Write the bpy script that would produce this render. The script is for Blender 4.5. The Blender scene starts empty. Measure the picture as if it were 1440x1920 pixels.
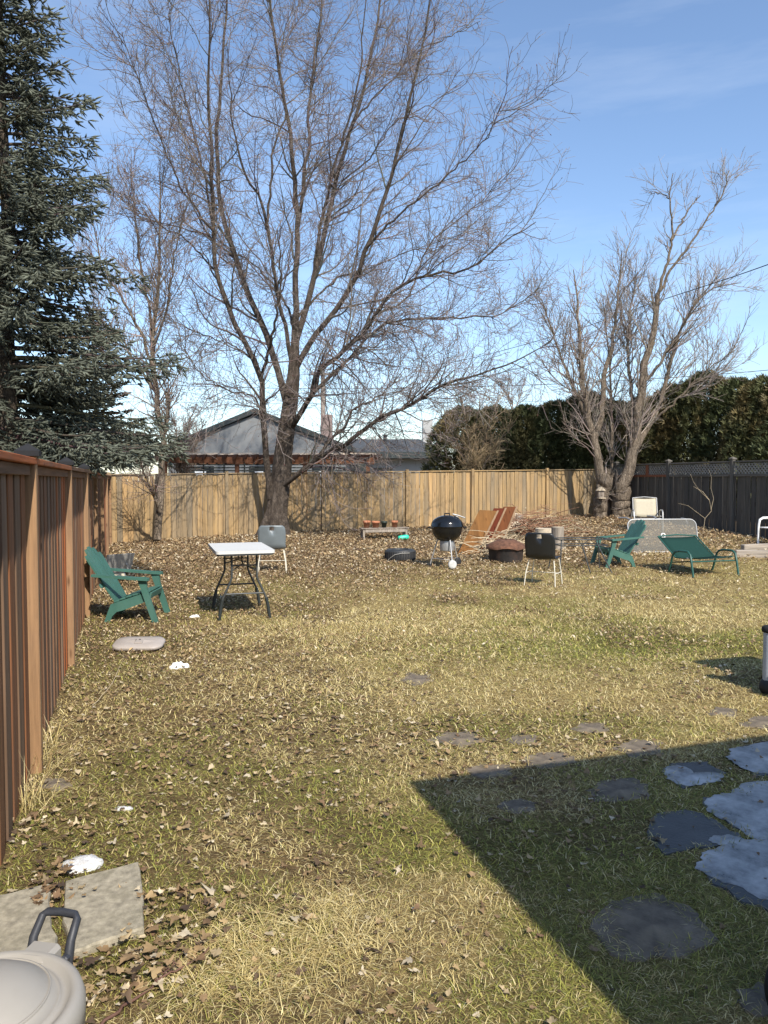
import bpy, math, random
import numpy as np
from mathutils import Vector, Matrix

# ------------------------------------------------------------------ camera, sky, sun
scene = bpy.context.scene
C = scene.collection
CAM_H, FPX, PITCH = 1.7, 1420.0, math.radians(2.42)
cam_d = bpy.data.cameras.new('camera'); cam = bpy.data.objects.new('camera', cam_d); C.objects.link(cam)
cam.location = (0, 0, CAM_H); cam.rotation_euler = (math.radians(90) - PITCH, 0, 0)
cam_d.sensor_fit = 'VERTICAL'; cam_d.sensor_height = 36.0; cam_d.lens = FPX / 1920 * 36.0
cam_d.clip_start = 0.05; cam_d.clip_end = 3000
scene.camera = cam

SUN_AZ, SUN_EL = math.radians(25), math.radians(43)      # azimuth: to the right of straight behind the camera
TOSUN = Vector((math.sin(SUN_AZ) * math.cos(SUN_EL), -math.cos(SUN_AZ) * math.cos(SUN_EL), math.sin(SUN_EL)))
world = bpy.data.worlds.new('World'); scene.world = world; world.use_nodes = True
wn = world.node_tree
bg = wn.nodes['Background']; sky = wn.nodes.new('ShaderNodeTexSky')
sky.sky_type = 'NISHITA'; sky.sun_disc = False
sky.sun_elevation = SUN_EL; sky.sun_rotation = math.atan2(TOSUN.x, TOSUN.y)
sky.air_density = 1.0; sky.dust_density = 0.55; sky.ozone_density = 2.6; sky.altitude = 100
# faint streaks of thin high cloud over the clear sky
tcw = wn.nodes.new('ShaderNodeTexCoord'); mpw = wn.nodes.new('ShaderNodeMapping'); mpw.inputs['Scale'].default_value = (1.2, 2.0, 9.0); mpw.inputs['Rotation'].default_value = (0, .12, .5)
nzw = wn.nodes.new('ShaderNodeTexNoise'); nzw.inputs['Scale'].default_value = 2.2; nzw.inputs['Detail'].default_value = 7; nzw.inputs['Roughness'].default_value = .6
rpw = wn.nodes.new('ShaderNodeValToRGB'); rpw.color_ramp.elements[0].position = .48; rpw.color_ramp.elements[1].position = .85; rpw.color_ramp.elements[1].color = (.13, .13, .13, 1)
mxw = wn.nodes.new('ShaderNodeMix'); mxw.data_type = 'RGBA'; mxw.inputs[7].default_value = (6.2, 6.5, 6.8, 1)
wn.links.new(tcw.outputs['Generated'], mpw.inputs[0]); wn.links.new(mpw.outputs[0], nzw.inputs['Vector']); wn.links.new(nzw.outputs[0], rpw.inputs[0])
wn.links.new(rpw.outputs[0], mxw.inputs[0]); wn.links.new(sky.outputs[0], mxw.inputs[6])
wn.links.new(mxw.outputs[2], bg.inputs[0]); bg.inputs[1].default_value = 0.148
sun_d = bpy.data.lights.new('sun', 'SUN'); sun_d.energy = 4.1; sun_d.angle = math.radians(0.53); sun_d.color = (1.0, 0.93, 0.83)
sun = bpy.data.objects.new('sun', sun_d); C.objects.link(sun); sun.location = TOSUN * 60
sun.rotation_euler = (-TOSUN).to_track_quat('-Z', 'Y').to_euler()
scene.view_settings.view_transform = 'Standard'; scene.view_settings.look = 'None'
scene.view_settings.exposure = 0.62; scene.view_settings.gamma = 1.0; scene.view_settings.use_curve_mapping = False
scene.cycles.max_bounces = 5; scene.cycles.diffuse_bounces = 3; scene.cycles.transparent_max_bounces = 16
scene.cycles.use_denoising = True

# ------------------------------------------------------------------ helpers
rs = np.random.RandomState(7)
random.seed(7)
CP, SP = math.cos(PITCH), math.sin(PITCH)
E = np.array([0.949, 0.315]); NB = np.array([-0.315, 0.949])     # along the back fence, and away from the camera
C0 = np.array([-7.26, 20.0])                                       # fence corner at the left

def ray(px, py):
    x = (px - 720) / FPX; y = (960 - py) / FPX
    return np.array([x, CP + y * SP, -SP + y * CP])
def at(px, py, Y):
    d = ray(px, py); k = Y / d[1]
    return np.array([d[0] * k, Y, CAM_H + d[2] * k])

_lat = {}
def vnoise(x, y, scale, seed):
    if seed not in _lat: _lat[seed] = np.random.RandomState(seed).rand(256, 256)
    L = _lat[seed]; x = np.asarray(x, float) / scale; y = np.asarray(y, float) / scale
    xi = np.floor(x).astype(int); yi = np.floor(y).astype(int); fx = x - xi; fy = y - yi
    fx = fx * fx * (3 - 2 * fx); fy = fy * fy * (3 - 2 * fy)
    a = L[xi % 256, yi % 256]; b = L[(xi + 1) % 256, yi % 256]; c = L[xi % 256, (yi + 1) % 256]; d = L[(xi + 1) % 256, (yi + 1) % 256]
    return (a * (1 - fx) + b * fx) * (1 - fy) + (c * (1 - fx) + d * fx) * fy
def fbm(x, y, scale, seed):
    return 0.55 * vnoise(x, y, scale, seed) + 0.3 * vnoise(x, y, scale / 2.3, seed + 1) + 0.15 * vnoise(x, y, scale / 5.1, seed + 2)
def sstep(a, b, x):
    t = np.clip((np.asarray(x, float) - a) / (b - a), 0, 1); return t * t * (3 - 2 * t)

def ground_z(x, y):
    x = np.asarray(x, float); y = np.asarray(y, float)
    dx = x - C0[0]; dy = y - C0[1]
    s = dx * E[0] + dy * E[1]; v = -(dx * NB[0] + dy * NB[1])
    G = np.interp(s, [-3, 0, 4.4, 8, 11, 14.7, 18], [0, 0.0, 0.19, 0.24, 0.36, 0.52, 0.5])
    z = G * (1 - sstep(0, 13, v)) * (1 - sstep(2, 14, -v))
    z = z + 0.05 * np.exp(-((x - 6.6) ** 2 + (y - 23.6) ** 2) / 2.0)
    near = np.exp(-((x / 14) ** 2 + ((y - 10) / 14) ** 2))
    return z + near * (0.05 * (vnoise(x, y, 1.7, 11) - 0.5) + 0.018 * (vnoise(x, y, 0.35, 12) - 0.5))
def gp(px, py):
    """pixel -> point of the ground"""
    d = ray(px, py); z = 0.0
    for _ in range(12):
        k = (z - CAM_H) / d[2]; X, Y = d[0] * k, d[1] * k; z = float(ground_z(X, Y))
    return np.array([X, Y, z])

def mk_mesh(name, V, faces, col=None, smooth=False):
    """faces: list of int arrays (n,3) / (n,4)"""
    V = np.ascontiguousarray(V, dtype=np.float32); me = bpy.data.meshes.new(name)
    me.vertices.add(len(V)); me.vertices.foreach_set('co', V.ravel())
    idx, start, tot, p = [], [], [], 0
    for F in faces:
        F = np.asarray(F, dtype=np.int32)
        if len(F) == 0: continue
        n, k = F.shape; idx.append(F.ravel()); start.append(np.arange(n, dtype=np.int32) * k + p); tot.append(np.full(n, k, np.int32)); p += n * k
    idx = np.concatenate(idx); start = np.concatenate(start); tot = np.concatenate(tot)
    me.loops.add(len(idx)); me.loops.foreach_set('vertex_index', idx)
    me.polygons.add(len(start)); me.polygons.foreach_set('loop_start', start); me.polygons.foreach_set('loop_total', tot)
    if smooth: me.polygons.foreach_set('use_smooth', np.ones(len(start), dtype=bool))
    if col is not None:
        at_ = me.color_attributes.new('tint', 'FLOAT_COLOR', 'POINT')
        c4 = np.ones((len(V), 4), np.float32); c4[:, :3] = col; at_.data.foreach_set('color', c4.ravel())
    me.update(calc_edges=True); return me

def link(name, me, mat=None, parent=None, loc=None, rot=None):
    o = bpy.data.objects.new(name, me); C.objects.link(o)
    if mat is not None and me is not None and not me.materials: me.materials.append(mat)
    if parent is not None: o.parent = parent
    if loc is not None: o.location = loc
    if rot is not None: o.rotation_euler = rot
    return o
def tag(o, label=None, cat=None, group=None, kind=None):
    if label: o['label'] = label
    if cat: o['category'] = cat
    if group: o['group'] = group
    if kind: o['kind'] = kind
    return o
def thing(name, label, cat, loc=(0, 0, 0), rz=0, group=None, rot=None):
    o = bpy.data.objects.new(name, None); C.objects.link(o); o.empty_display_size = 0.1
    o.location = loc; o.rotation_euler = rot if rot else (0, 0, rz)
    return tag(o, label, cat, group)

class MB:
    """collects simple shapes into one mesh"""
    def __init__(s): s.v = []; s.f = []; s.sm = []
    def add(s, V, F, smooth=False):
        b = len(s.v); s.v.extend([tuple(map(float, p)) for p in V])
        for f in F: s.f.append(tuple(b + i for i in f)); s.sm.append(smooth)
        return s
    def box(s, c, size, rot=None, bev=0.0):
        hx, hy, hz = [q / 2 for q in size]; M = rot if rot is not None else Matrix.Identity(3)
        b = min(bev, hx * .9, hy * .9, hz * .9)
        if b <= 0:
            P = [(-hx, -hy, -hz), (hx, -hy, -hz), (hx, hy, -hz), (-hx, hy, -hz), (-hx, -hy, hz), (hx, -hy, hz), (hx, hy, hz), (-hx, hy, hz)]
            F = [(0, 3, 2, 1), (4, 5, 6, 7), (0, 1, 5, 4), (1, 2, 6, 5), (2, 3, 7, 6), (3, 0, 4, 7)]
        else:
            P, F = [], []
            for sx in (-1, 1):
                for sy in (-1, 1):
                    for sz in (-1, 1):
                        P += [(sx * hx, sy * (hy - b), sz * (hz - b)), (sx * (hx - b), sy * hy, sz * (hz - b)), (sx * (hx - b), sy * (hy - b), sz * hz)]
            I = lambda sx, sy, sz, a: ((sx > 0) * 4 + (sy > 0) * 2 + (sz > 0)) * 3 + a
            for sg in (-1, 1):
                F.append([I(sg, -1, -1, 0), I(sg, 1, -1, 0), I(sg, 1, 1, 0), I(sg, -1, 1, 0)])
                F.append([I(-1, sg, -1, 1), I(1, sg, -1, 1), I(1, sg, 1, 1), I(-1, sg, 1, 1)])
                F.append([I(-1, -1, sg, 2), I(1, -1, sg, 2), I(1, 1, sg, 2), I(-1, 1, sg, 2)])
            for a in (-1, 1):
                for bb in (-1, 1):
                    F.append([I(a, bb, -1, 0), I(a, bb, 1, 0), I(a, bb, 1, 1), I(a, bb, -1, 1)])
                    F.append([I(a, -1, bb, 0), I(a, 1, bb, 0), I(a, 1, bb, 2), I(a, -1, bb, 2)])
                    F.append([I(-1, a, bb, 1), I(1, a, bb, 1), I(1, a, bb, 2), I(-1, a, bb, 2)])
                    for cc in (-1, 1): F.append([I(a, bb, cc, 0), I(a, bb, cc, 1), I(a, bb, cc, 2)])
        c = Vector(c); V = [M @ Vector(p) + c for p in P]
        # orient faces outward
        G = []
        for f in F:
            n = (V[f[1]] - V[f[0]]).cross(V[f[2]] - V[f[0]]); m = sum((V[i] for i in f), Vector()) / len(f) - c
            G.append(tuple(f) if n.dot(m) >= 0 else tuple(reversed(f)))
        return s.add(V, G)
    def tube(s, path, r, n=8, cap=True, closed=False, smooth=True):
        P = [Vector(p) for p in path]; K = len(P); R = r if isinstance(r, (list, tuple)) else [r] * K
        V, F = [], []; up = None
        for i in range(K):
            if closed: t = (P[(i + 1) % K] - P[i - 1]).normalized()
            else: t = (P[min(i + 1, K - 1)] - P[max(i - 1, 0)]).normalized()
            if up is None: up = Vector((0, 0, 1)) if abs(t.z) < .9 else Vector((1, 0, 0))
            u = up - t * up.dot(t); u.normalize(); w = t.cross(u); up = u
            for k in range(n):
                a = 2 * math.pi * k / n; V.append(P[i] + (u * math.cos(a) + w * math.sin(a)) * R[i])
        for i in range(K if closed else K - 1):
            j = (i + 1) % K
            for k in range(n): F.append((i * n + k, i * n + (k + 1) % n, j * n + (k + 1) % n, j * n + k))
        s.add(V, F, smooth)
        if cap and not closed:
            s.add(V[:n], [tuple(reversed(range(n)))]); s.add(V[-n:], [tuple(range(n))])
        return s
    def lathe(s, prof, n=24, M=None, smooth=True, a0=0.0, a1=2 * math.pi):
        full = abs(a1 - a0 - 2 * math.pi) < 1e-6; m = n if full else n + 1
        V = []
        for (r, z) in prof:
            for k in range(m):
                a = a0 + (a1 - a0) * k / n; p = Vector((r * math.cos(a), r * math.sin(a), z)); V.append(M @ p if M is not None else p)
        F = []
        for i in range(len(prof) - 1):
            for k in range(n):
                k2 = (k + 1) % m; F.append((i * m + k, i * m + k2, (i + 1) * m + k2, (i + 1) * m + k))
        return s.add(V, F, smooth)
    def prism(s, poly, depth, M=None, taper=0.0):
        """poly in local XY, extruded +-depth/2 along local Z, then M"""
        n = len(poly); c = np.mean(np.array(poly), axis=0)
        V = [Vector((x, y, -depth / 2)) for x, y in poly]
        V += [Vector((c[0] + (x - c[0]) * (1 - taper), c[1] + (y - c[1]) * (1 - taper), depth / 2)) for x, y in poly]
        if M is not None: V = [M @ v for v in V]
        F = [tuple(reversed(range(n))), tuple(range(n, 2 * n))] + [(i, (i + 1) % n, n + (i + 1) % n, n + i) for i in range(n)]
        return s.add(V, F)
    def mesh(s, name):
        me = bpy.data.meshes.new(name); me.from_pydata(s.v, [], s.f); me.polygons.foreach_set('use_smooth', s.sm); me.update(); return me
    def build(s, name, mat, parent=None, loc=None, rot=None): return link(name, s.mesh(name), mat, parent, loc, rot)

def rot3(x=0, y=0, z=0):
    return Matrix.Rotation(z, 3, 'Z') @ Matrix.Rotation(y, 3, 'Y') @ Matrix.Rotation(x, 3, 'X')
def rot4(loc, x=0, y=0, z=0): return Matrix.Translation(loc) @ rot3(x, y, z).to_4x4()
# XZ profile polygon -> prism lying in the XZ plane at y
def MXZ(y=0.0): return Matrix.Translation((0, y, 0)) @ Matrix.Rotation(math.radians(90), 4, 'X')
def rrect(w, h, r, n=5):
    out = []
    for cx, cy, a in ((w / 2 - r, h / 2 - r, 0), (-w / 2 + r, h / 2 - r, 90), (-w / 2 + r, -h / 2 + r, 180), (w / 2 - r, -h / 2 + r, 270)):
        for k in range(n + 1):
            t = math.radians(a + 90 * k / n); out.append((cx + r * math.cos(t), cy + r * math.sin(t)))
    return out

# ------------------------------------------------------------------ materials
def nmat(name):
    m = bpy.data.materials.new(name); m.use_nodes = True; nt = m.node_tree
    return m, nt, nt.nodes['Principled BSDF']
def N(nt, t, **kw):
    n = nt.nodes.new(t)
    for k, v in kw.items(): setattr(n, k, v)
    return n
def ramp(nt, fac, stops):
    r = N(nt, 'ShaderNodeValToRGB'); e = r.color_ramp.elements
    while len(e) < len(stops): e.new(0.5)
    while len(e) > len(stops): e.remove(e[-1])
    for i, (p, c) in enumerate(stops): e[i].position = p; e[i].color = (*c, 1)
    nt.links.new(fac, r.inputs[0]); return r.outputs[0]
def mixc(nt, a, b, fac, mode='MIX'):
    m = N(nt, 'ShaderNodeMix', data_type='RGBA', blend_type=mode)
    for sock, val in ((m.inputs[0], fac), (m.inputs[6], a), (m.inputs[7], b)):
        if hasattr(val, 'is_linked'): nt.links.new(val, sock)
        elif isinstance(val, (int, float)): sock.default_value = val
        else: sock.default_value = (*val, 1)
    return m.outputs[2]
def coords(nt, scale, kind='Object'):
    tc = N(nt, 'ShaderNodeTexCoord'); mp = N(nt, 'ShaderNodeMapping'); mp.inputs['Scale'].default_value = scale
    nt.links.new(tc.outputs[kind], mp.inputs[0]); return mp
def noise(nt, vec, scale, detail=4, rough=.6):
    n = N(nt, 'ShaderNodeTexNoise'); n.inputs['Scale'].default_value = scale; n.inputs['Detail'].default_value = detail; n.inputs['Roughness'].default_value = rough
    nt.links.new(vec, n.inputs['Vector']); return n.outputs[0]
def bump(nt, b, h, strength, dist=.01):
    bp = N(nt, 'ShaderNodeBump'); bp.inputs['Strength'].default_value = strength; bp.inputs['Distance'].default_value = dist
    nt.links.new(h, bp.inputs['Height']); nt.links.new(bp.outputs[0], b.inputs['Normal'])
def plain(name, col, rough=.5, var=.25, scale=6, bmp=.15, metal=0.0, dirt=None, spec=.5):
    m, nt, b = nmat(name); mp = coords(nt, (1, 1, 1)); f = noise(nt, mp.outputs[0], scale, 6)
    lo = tuple(c * (1 - var) for c in col); hi = tuple(min(1, c * (1 + var)) for c in col)
    out = ramp(nt, f, [(.3, lo), (.7, hi)])
    if dirt:
        f2 = noise(nt, mp.outputs[0], scale * .37, 8, .7); out = mixc(nt, out, dirt, ramp(nt, f2, [(.5, (0, 0, 0)), (.72, (.75, .75, .75))]))
    nt.links.new(out, b.inputs['Base Color']); b.inputs['Roughness'].default_value = rough; b.inputs['Metallic'].default_value = metal
    b.inputs['Specular IOR Level'].default_value = spec
    f3 = noise(nt, mp.outputs[0], scale * 9, 4)
    if bmp: bump(nt, b, f3, bmp, .004)
    return m
def wood(name, palette, grain=(26, 26, 1.3), dark=.55, rough=.8, stain=None, stain_amt=.5, stain_scale=1.1, bmp=.35):
    """weathered boards: per-piece tone, long grain, knots and grey stains; grain along local Z"""
    m, nt, b = nmat(name); oi = N(nt, 'ShaderNodeObjectInfo'); tc = N(nt, 'ShaderNodeTexCoord')
    off = N(nt, 'ShaderNodeVectorMath', operation='MULTIPLY_ADD')
    cb = N(nt, 'ShaderNodeCombineXYZ')
    for i in range(3): nt.links.new(oi.outputs['Random'], cb.inputs[i])
    nt.links.new(cb.outputs[0], off.inputs[0]); off.inputs[1].default_value = (37, 53, 71); nt.links.new(tc.outputs['Object'], off.inputs[2])
    mp = N(nt, 'ShaderNodeMapping'); mp.inputs['Scale'].default_value = grain; nt.links.new(off.outputs[0], mp.inputs[0])
    g = noise(nt, mp.outputs[0], 1.0, 8, .65)
    k = len(palette); base = ramp(nt, oi.outputs['Random'], [(i / k, palette[i]) for i in range(k)])
    base.node.color_ramp.interpolation = 'LINEAR'
    gc = ramp(nt, g, [(.3, (dark,) * 3), (.62, (1.12,) * 3)])
    out = mixc(nt, base, gc, 1.0, 'MULTIPLY')
    if stain:
        mp2 = N(nt, 'ShaderNodeMapping'); mp2.inputs['Scale'].default_value = (stain_scale * 2.5, stain_scale * 2.5, stain_scale); nt.links.new(off.outputs[0], mp2.inputs[0])
        f2 = noise(nt, mp2.outputs[0], 1.0, 6, .65); out = mixc(nt, out, stain, ramp(nt, f2, [(.45, (0, 0, 0)), (.75, (stain_amt,) * 3)]))
    mk = N(nt, 'ShaderNodeMapping'); mk.inputs['Scale'].default_value = (9, 9, 2.6); nt.links.new(off.outputs[0], mk.inputs[0])
    vk = N(nt, 'ShaderNodeTexVoronoi'); vk.inputs['Scale'].default_value = 1.0; nt.links.new(mk.outputs[0], vk.inputs['Vector'])
    out = mixc(nt, out, ramp(nt, vk.outputs[0], [(.05, (.35, .28, .24)), (.16, (1, 1, 1))]), .75, 'MULTIPLY')
    nt.links.new(out, b.inputs['Base Color']); b.inputs['Roughness'].default_value = rough; b.inputs['Specular IOR Level'].default_value = .25
    bump(nt, b, g, bmp, .006); return m
def tint(name, rough=.8, spec=.2, var=.0, trans=0.0):
    m, nt, b = nmat(name); a = N(nt, 'ShaderNodeVertexColor'); a.layer_name = 'tint'
    nt.links.new(a.outputs[0], b.inputs['Base Color']); b.inputs['Roughness'].default_value = rough; b.inputs['Specular IOR Level'].default_value = spec
    if trans:
        t = N(nt, 'ShaderNodeBsdfTranslucent'); nt.links.new(a.outputs[0], t.inputs[0]); mx = N(nt, 'ShaderNodeMixShader'); mx.inputs[0].default_value = trans
        nt.links.new(b.outputs[0], mx.inputs[1]); nt.links.new(t.outputs[0], mx.inputs[2]); nt.links.new(mx.outputs[0], nt.nodes['Material Output'].inputs[0])
    return m

M = {}
M['left_board'] = wood('left_board', [(.22, .105, .05), (.165, .085, .043), (.29, .115, .046), (.185, .115, .07), (.245, .145, .078), (.42, .12, .036), (.205, .14, .095), (.175, .095, .053)], dark=.45, stain=(.13, .09, .065), stain_amt=.7)
M['left_post'] = wood('left_post', [(.33, .19, .095), (.36, .21, .105), (.30, .18, .095)], dark=.55, stain=(.17, .11, .075), stain_amt=.6)
M['back_board'] = wood('back_board', [(.34, .235, .12), (.43, .285, .135), (.29, .22, .135), (.38, .255, .12), (.27, .21, .135), (.50, .32, .145), (.35, .25, .14), (.42, .28, .13)], dark=.52, stain=(.19, .155, .105), stain_amt=.85, stain_scale=1.8)
M['dark_board'] = wood('dark_board', [(.085, .078, .066), (.11, .096, .08), (.075, .07, .062), (.12, .105, .085)], dark=.6, stain=(.04, .038, .035), stain_amt=.5)
M['dark_trim'] = wood('dark_trim', [(.11, .10, .085), (.14, .125, .105)], dark=.6)
M['lattice'] = wood('lattice', [(.22, .205, .18), (.27, .25, .22)], dark=.6)  # slats coloured paler to stand in for light coming through from behind
M['red_trim'] = wood('red_trim', [(.22, .085, .045)], dark=.6)
M['cap_black'] = plain('cap_black', (.02, .02, .021), .8, spec=.2)
M['panel_wood'] = wood('panel_wood', [(.26, .15, .075), (.17, .06, .03), (.20, .085, .045)], grain=(14, 14, 1.1), dark=.6, stain=(.15, .11, .08), stain_amt=.4, rough=.6)
M['grey_wood'] = wood('grey_wood', [(.33, .28, .22), (.38, .33, .27), (.28, .235, .19)], dark=.55)
M['pale_wood'] = plain('pale_wood', (.55, .46, .33), .85, .25, 9, .4, dirt=(.3, .24, .17))
M['log_bark'] = plain('log_bark', (.2, .15, .11), .9, .45, 14, .8)
M['green_plastic'] = plain('green_plastic', (.045, .13, .10), .55, .14, 5, .05, dirt=(.085, .165, .135))
M['green_sling'] = plain('green_sling', (.012, .042, .034), .9, .1, 30, .2, spec=.15)
M['green_metal'] = plain('green_metal', (.02, .085, .065), .4, .1, 8, .02)
M['white_plastic'] = plain('white_plastic', (.60, .595, .555), .5, .05, 3, .05, dirt=(.6, .58, .52))
M['table_edge'] = plain('table_edge', (.045, .05, .05), .45, .1, 6, .02)
M['steel_dark'] = plain('steel_dark', (.05, .055, .055), .4, .15, 20, .03)
M['leg_sleeve'] = plain('leg_sleeve', (.022, .028, .028), .45, .15, 20, .03)
M['enamel'] = plain('enamel', (.008, .009, .010), .13, .1, 4, 0)
M['aluminium'] = plain('aluminium', (.40, .40, .39), .45, .15, 10, .03, metal=.55)
M['wheel_grey'] = plain('wheel_grey', (.5, .5, .47), .6)
M['rubber'] = plain('rubber', (.02, .02, .021), .7)
M['tub_black'] = plain('tub_black', (.03, .033, .034), .5, .2, 5, .05, dirt=(.09, .08, .07))
M['shell_black'] = plain('shell_black', (.016, .017, .018), .32, .1, 5, .02)
M['shell_grey'] = plain('shell_grey', (.15, .175, .185), .38, .1, 5, .02)
M['leg_cream'] = plain('leg_cream', (.66, .62, .5), .45, .1, 5, .02)
M['terracotta'] = plain('terracotta', (.42, .17, .085), .85, .2, 12, .3, dirt=(.5, .3, .2))
M['pot_black'] = plain('pot_black', (.02, .035, .025), .5)
M['soil'] = plain('soil', (.05, .035, .025), 1, .4, 20, 1)
M['toy_green'] = plain('toy_green', (.03, .55, .36), .4, .08, 6, .02)
M['rust'] = plain('rust', (.13, .06, .034), .95, .5, 16, .9, dirt=(.05, .03, .022))
M['sooty'] = plain('sooty', (.03, .026, .024), .85, .4, 9, .4, dirt=(.11, .06, .04))
M['beige_sling'] = plain('beige_sling', (.46, .41, .30), .75, .06, 25, .2)
M['grey_mesh'] = plain('grey_mesh', (.33, .32, .29), .8, .1, 30, .2)
M['grey_plastic'] = plain('grey_plastic', (.36, .32, .285), .55, .06, 4, .08, dirt=(.30, .265, .235))
M['bin_plastic'] = plain('bin_plastic', (.33, .31, .275), .5, .05, 3, .06, dirt=(.28, .26, .225))
M['bin_handle'] = plain('bin_handle', (.035, .038, .046), .5, .15, 12, .1)
M['concrete'] = plain('concrete', (.33, .295, .22), .92, .38, 28, .9, dirt=(.20, .18, .12))
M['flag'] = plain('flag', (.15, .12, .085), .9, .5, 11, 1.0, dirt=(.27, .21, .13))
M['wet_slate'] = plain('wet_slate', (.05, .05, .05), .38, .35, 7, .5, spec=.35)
M['snow'] = plain('snow', (.68, .68, .67), .7, .2, 45, .9, dirt=(.45, .43, .38))
M['paper'] = plain('paper', (.85, .85, .83), .8, .05, 10, .2)
M['stucco'] = plain('stucco', (.21, .22, .225), .9, .08, 1.5, .3)
M['stucco_white'] = plain('stucco_white', (.42, .42, .405), .9, .06, 2, .2)
M['shingle'] = plain('shingle', (.06, .065, .07), .85, .3, 14, .6)
M['fascia'] = plain('fascia', (.035, .045, .045), .5)
M['glass_dark'] = plain('glass_dark', (.03, .035, .04), .08, .1, 3, 0)
M['window_bright'] = plain('window_bright', (.7, .74, .78), .12, .1, 3, 0)
M['pergola'] = wood('pergola', [(.17, .072, .038), (.14, .062, .034), (.20, .09, .048)], dark=.65)
M['pergola_top'] = plain('pergola_top', (.55, .45, .36), .8)
M['pole'] = plain('pole', (.30, .25, .21), .9, .2, 4, .3)
M['brick'] = plain('brick', (.27, .205, .185), .9, .25, 9, .3)
M['wire'] = plain('wire', (.03, .03, .035), .6)
M['cart_grey'] = plain('cart_grey', (.36, .39, .43), .4, .06, 4, .03)
M['resin_white'] = plain('resin_white', (.78, .77, .74), .45)
M['siding'] = plain('siding', (.55, .53, .48), .8)
M['stick'] = plain('stick', (.26, .135, .075), .85, .35, 14, .3)
M['straw_stick'] = plain('straw_stick', (.52, .42, .27), .85, .3, 14, .3)
M['tint_grass'] = tint('tint_grass', .75, .25, trans=.22)
M['tint_leaf'] = tint('tint_leaf', .8, .2, trans=.12)
M['tint_needle'] = tint('tint_needle', .65, .3)
M['tint_twig'] = tint('tint_twig', .8, .2)

def bark(name, c1, c2, c3, sc=9, strength=1.0):
    m, nt, b = nmat(name); mp = coords(nt, (1, 1, .22)); f = noise(nt, mp.outputs[0], sc, 9, .7)
    v = N(nt, 'ShaderNodeTexVoronoi', feature='DISTANCE_TO_EDGE'); v.inputs['Scale'].default_value = sc * 1.5
    d = noise(nt, mp.outputs[0], sc * .8, 3); ad = N(nt, 'ShaderNodeVectorMath', operation='ADD'); nt.links.new(mp.outputs[0], ad.inputs[0])
    cb = N(nt, 'ShaderNodeCombineXYZ'); nt.links.new(d, cb.inputs[0]); nt.links.new(d, cb.inputs[1]); nt.links.new(cb.outputs[0], ad.inputs[1]); nt.links.new(ad.outputs[0], v.inputs['Vector'])
    out = ramp(nt, f, [(.28, c1), (.5, c2), (.72, c3)])
    out = mixc(nt, out, ramp(nt, v.outputs[0], [(0, (.35,) * 3), (.12, (1,) * 3)]), .8, 'MULTIPLY')
    nt.links.new(out, b.inputs['Base Color']); b.inputs['Roughness'].default_value = .92; b.inputs['Specular IOR Level'].default_value = .2
    h = mixc(nt, ramp(nt, f, [(.2, (0,) * 3), (.8, (1,) * 3)]), ramp(nt, v.outputs[0], [(0, (0,) * 3), (.2, (1,) * 3)]), .5)
    bump(nt, b, h, strength, .03); return m
M['bark_maple'] = bark('bark_maple', (.055, .043, .034), (.14, .111, .088), (.245, .20, .162), 14, 1.0)
M['bark_grey'] = bark('bark_grey', (.11, .085, .06), (.24, .19, .14), (.40, .325, .245), 10)
M['bark_dark'] = bark('bark_dark', (.05, .04, .032), (.10, .08, .06), (.15, .12, .095), 8)

# ground
m, nt, b = nmat('ground_turf'); M['ground'] = m
a = N(nt, 'ShaderNodeVertexColor'); a.layer_name = 'tint'; mp = coords(nt, (1, 1, 1))
f1 = noise(nt, mp.outputs[0], 22, 8, .75); f2 = noise(nt, mp.outputs[0], 3.1, 5); f5 = noise(nt, mp.outputs[0], 170, 6, .8)
o_ = mixc(nt, a.outputs[0], ramp(nt, f1, [(.3, (.45,) * 3), (.7, (1.5,) * 3)]), 1.0, 'MULTIPLY')
o_ = mixc(nt, o_, ramp(nt, f2, [(.35, (.75, .72, .7)), (.65, (1.2, 1.2, 1.1))]), .8, 'MULTIPLY')
o_ = mixc(nt, o_, ramp(nt, f5, [(.36, (.3, .28, .25)), (.62, (1.5, 1.45, 1.35))]), .85, 'MULTIPLY')
nt.links.new(o_, b.inputs['Base Color']); b.inputs['Roughness'].default_value = .95; b.inputs['Specular IOR Level'].default_value = .1
bump(nt, b, f1, .9, .03)

# ------------------------------------------------------------------ zones of the lawn
def litter_zone(x, y):
    """0..1 how much of the ground the fallen leaves cover"""
    dx = x - C0[0]; dy = y - C0[1]; v = -(dx * NB[0] + dy * NB[1]); s = dx * E[0] + dy * E[1]
    back = 1 - sstep(5.5, 11, v + 1.5 * (fbm(x, y, 2.2, 40) - .5) + .15 * np.maximum(s - 8, 0))
    strip = 1 - sstep(.3, 2.6, s + 1.0 * (fbm(x, y, 1.2, 44) - .5))
    patch = np.exp(-(((x + 1.6) / 1.1) ** 2 + ((y - 5.4) / 1.6) ** 2)) + .5 * np.exp(-(((x + .9) / .6) ** 2 + ((y - 2.7) / .9) ** 2))
    spots = sstep(.52, .72, fbm(x, y, .9, 47)) * (1 - sstep(2, 4.5, x - .12 * y))
    return np.clip(back + .75 * strip + .9 * patch + .6 * spots + .35 * (1 - sstep(-1.2, 1.2, x - .06 * y)) * sstep(.38, .6, fbm(x, y, .6, 49)) + .06, 0, 1)
def green_zone(x, y):
    f = fbm(x, y, 1.3, 60)
    base = sstep(.46, .68, f)
    near = (1 - sstep(3.2, 6, y)) * sstep(.36, .6, fbm(x, y, .7, 63))
    mid = np.exp(-(((x - 2.2) / 1.8) ** 2 + ((y - 7.6) / .9) ** 2)) * .8
    return np.clip(.55 * base * (1 - .6 * sstep(9, 14, y)) + .85 * near + mid, 0, 1)
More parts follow.
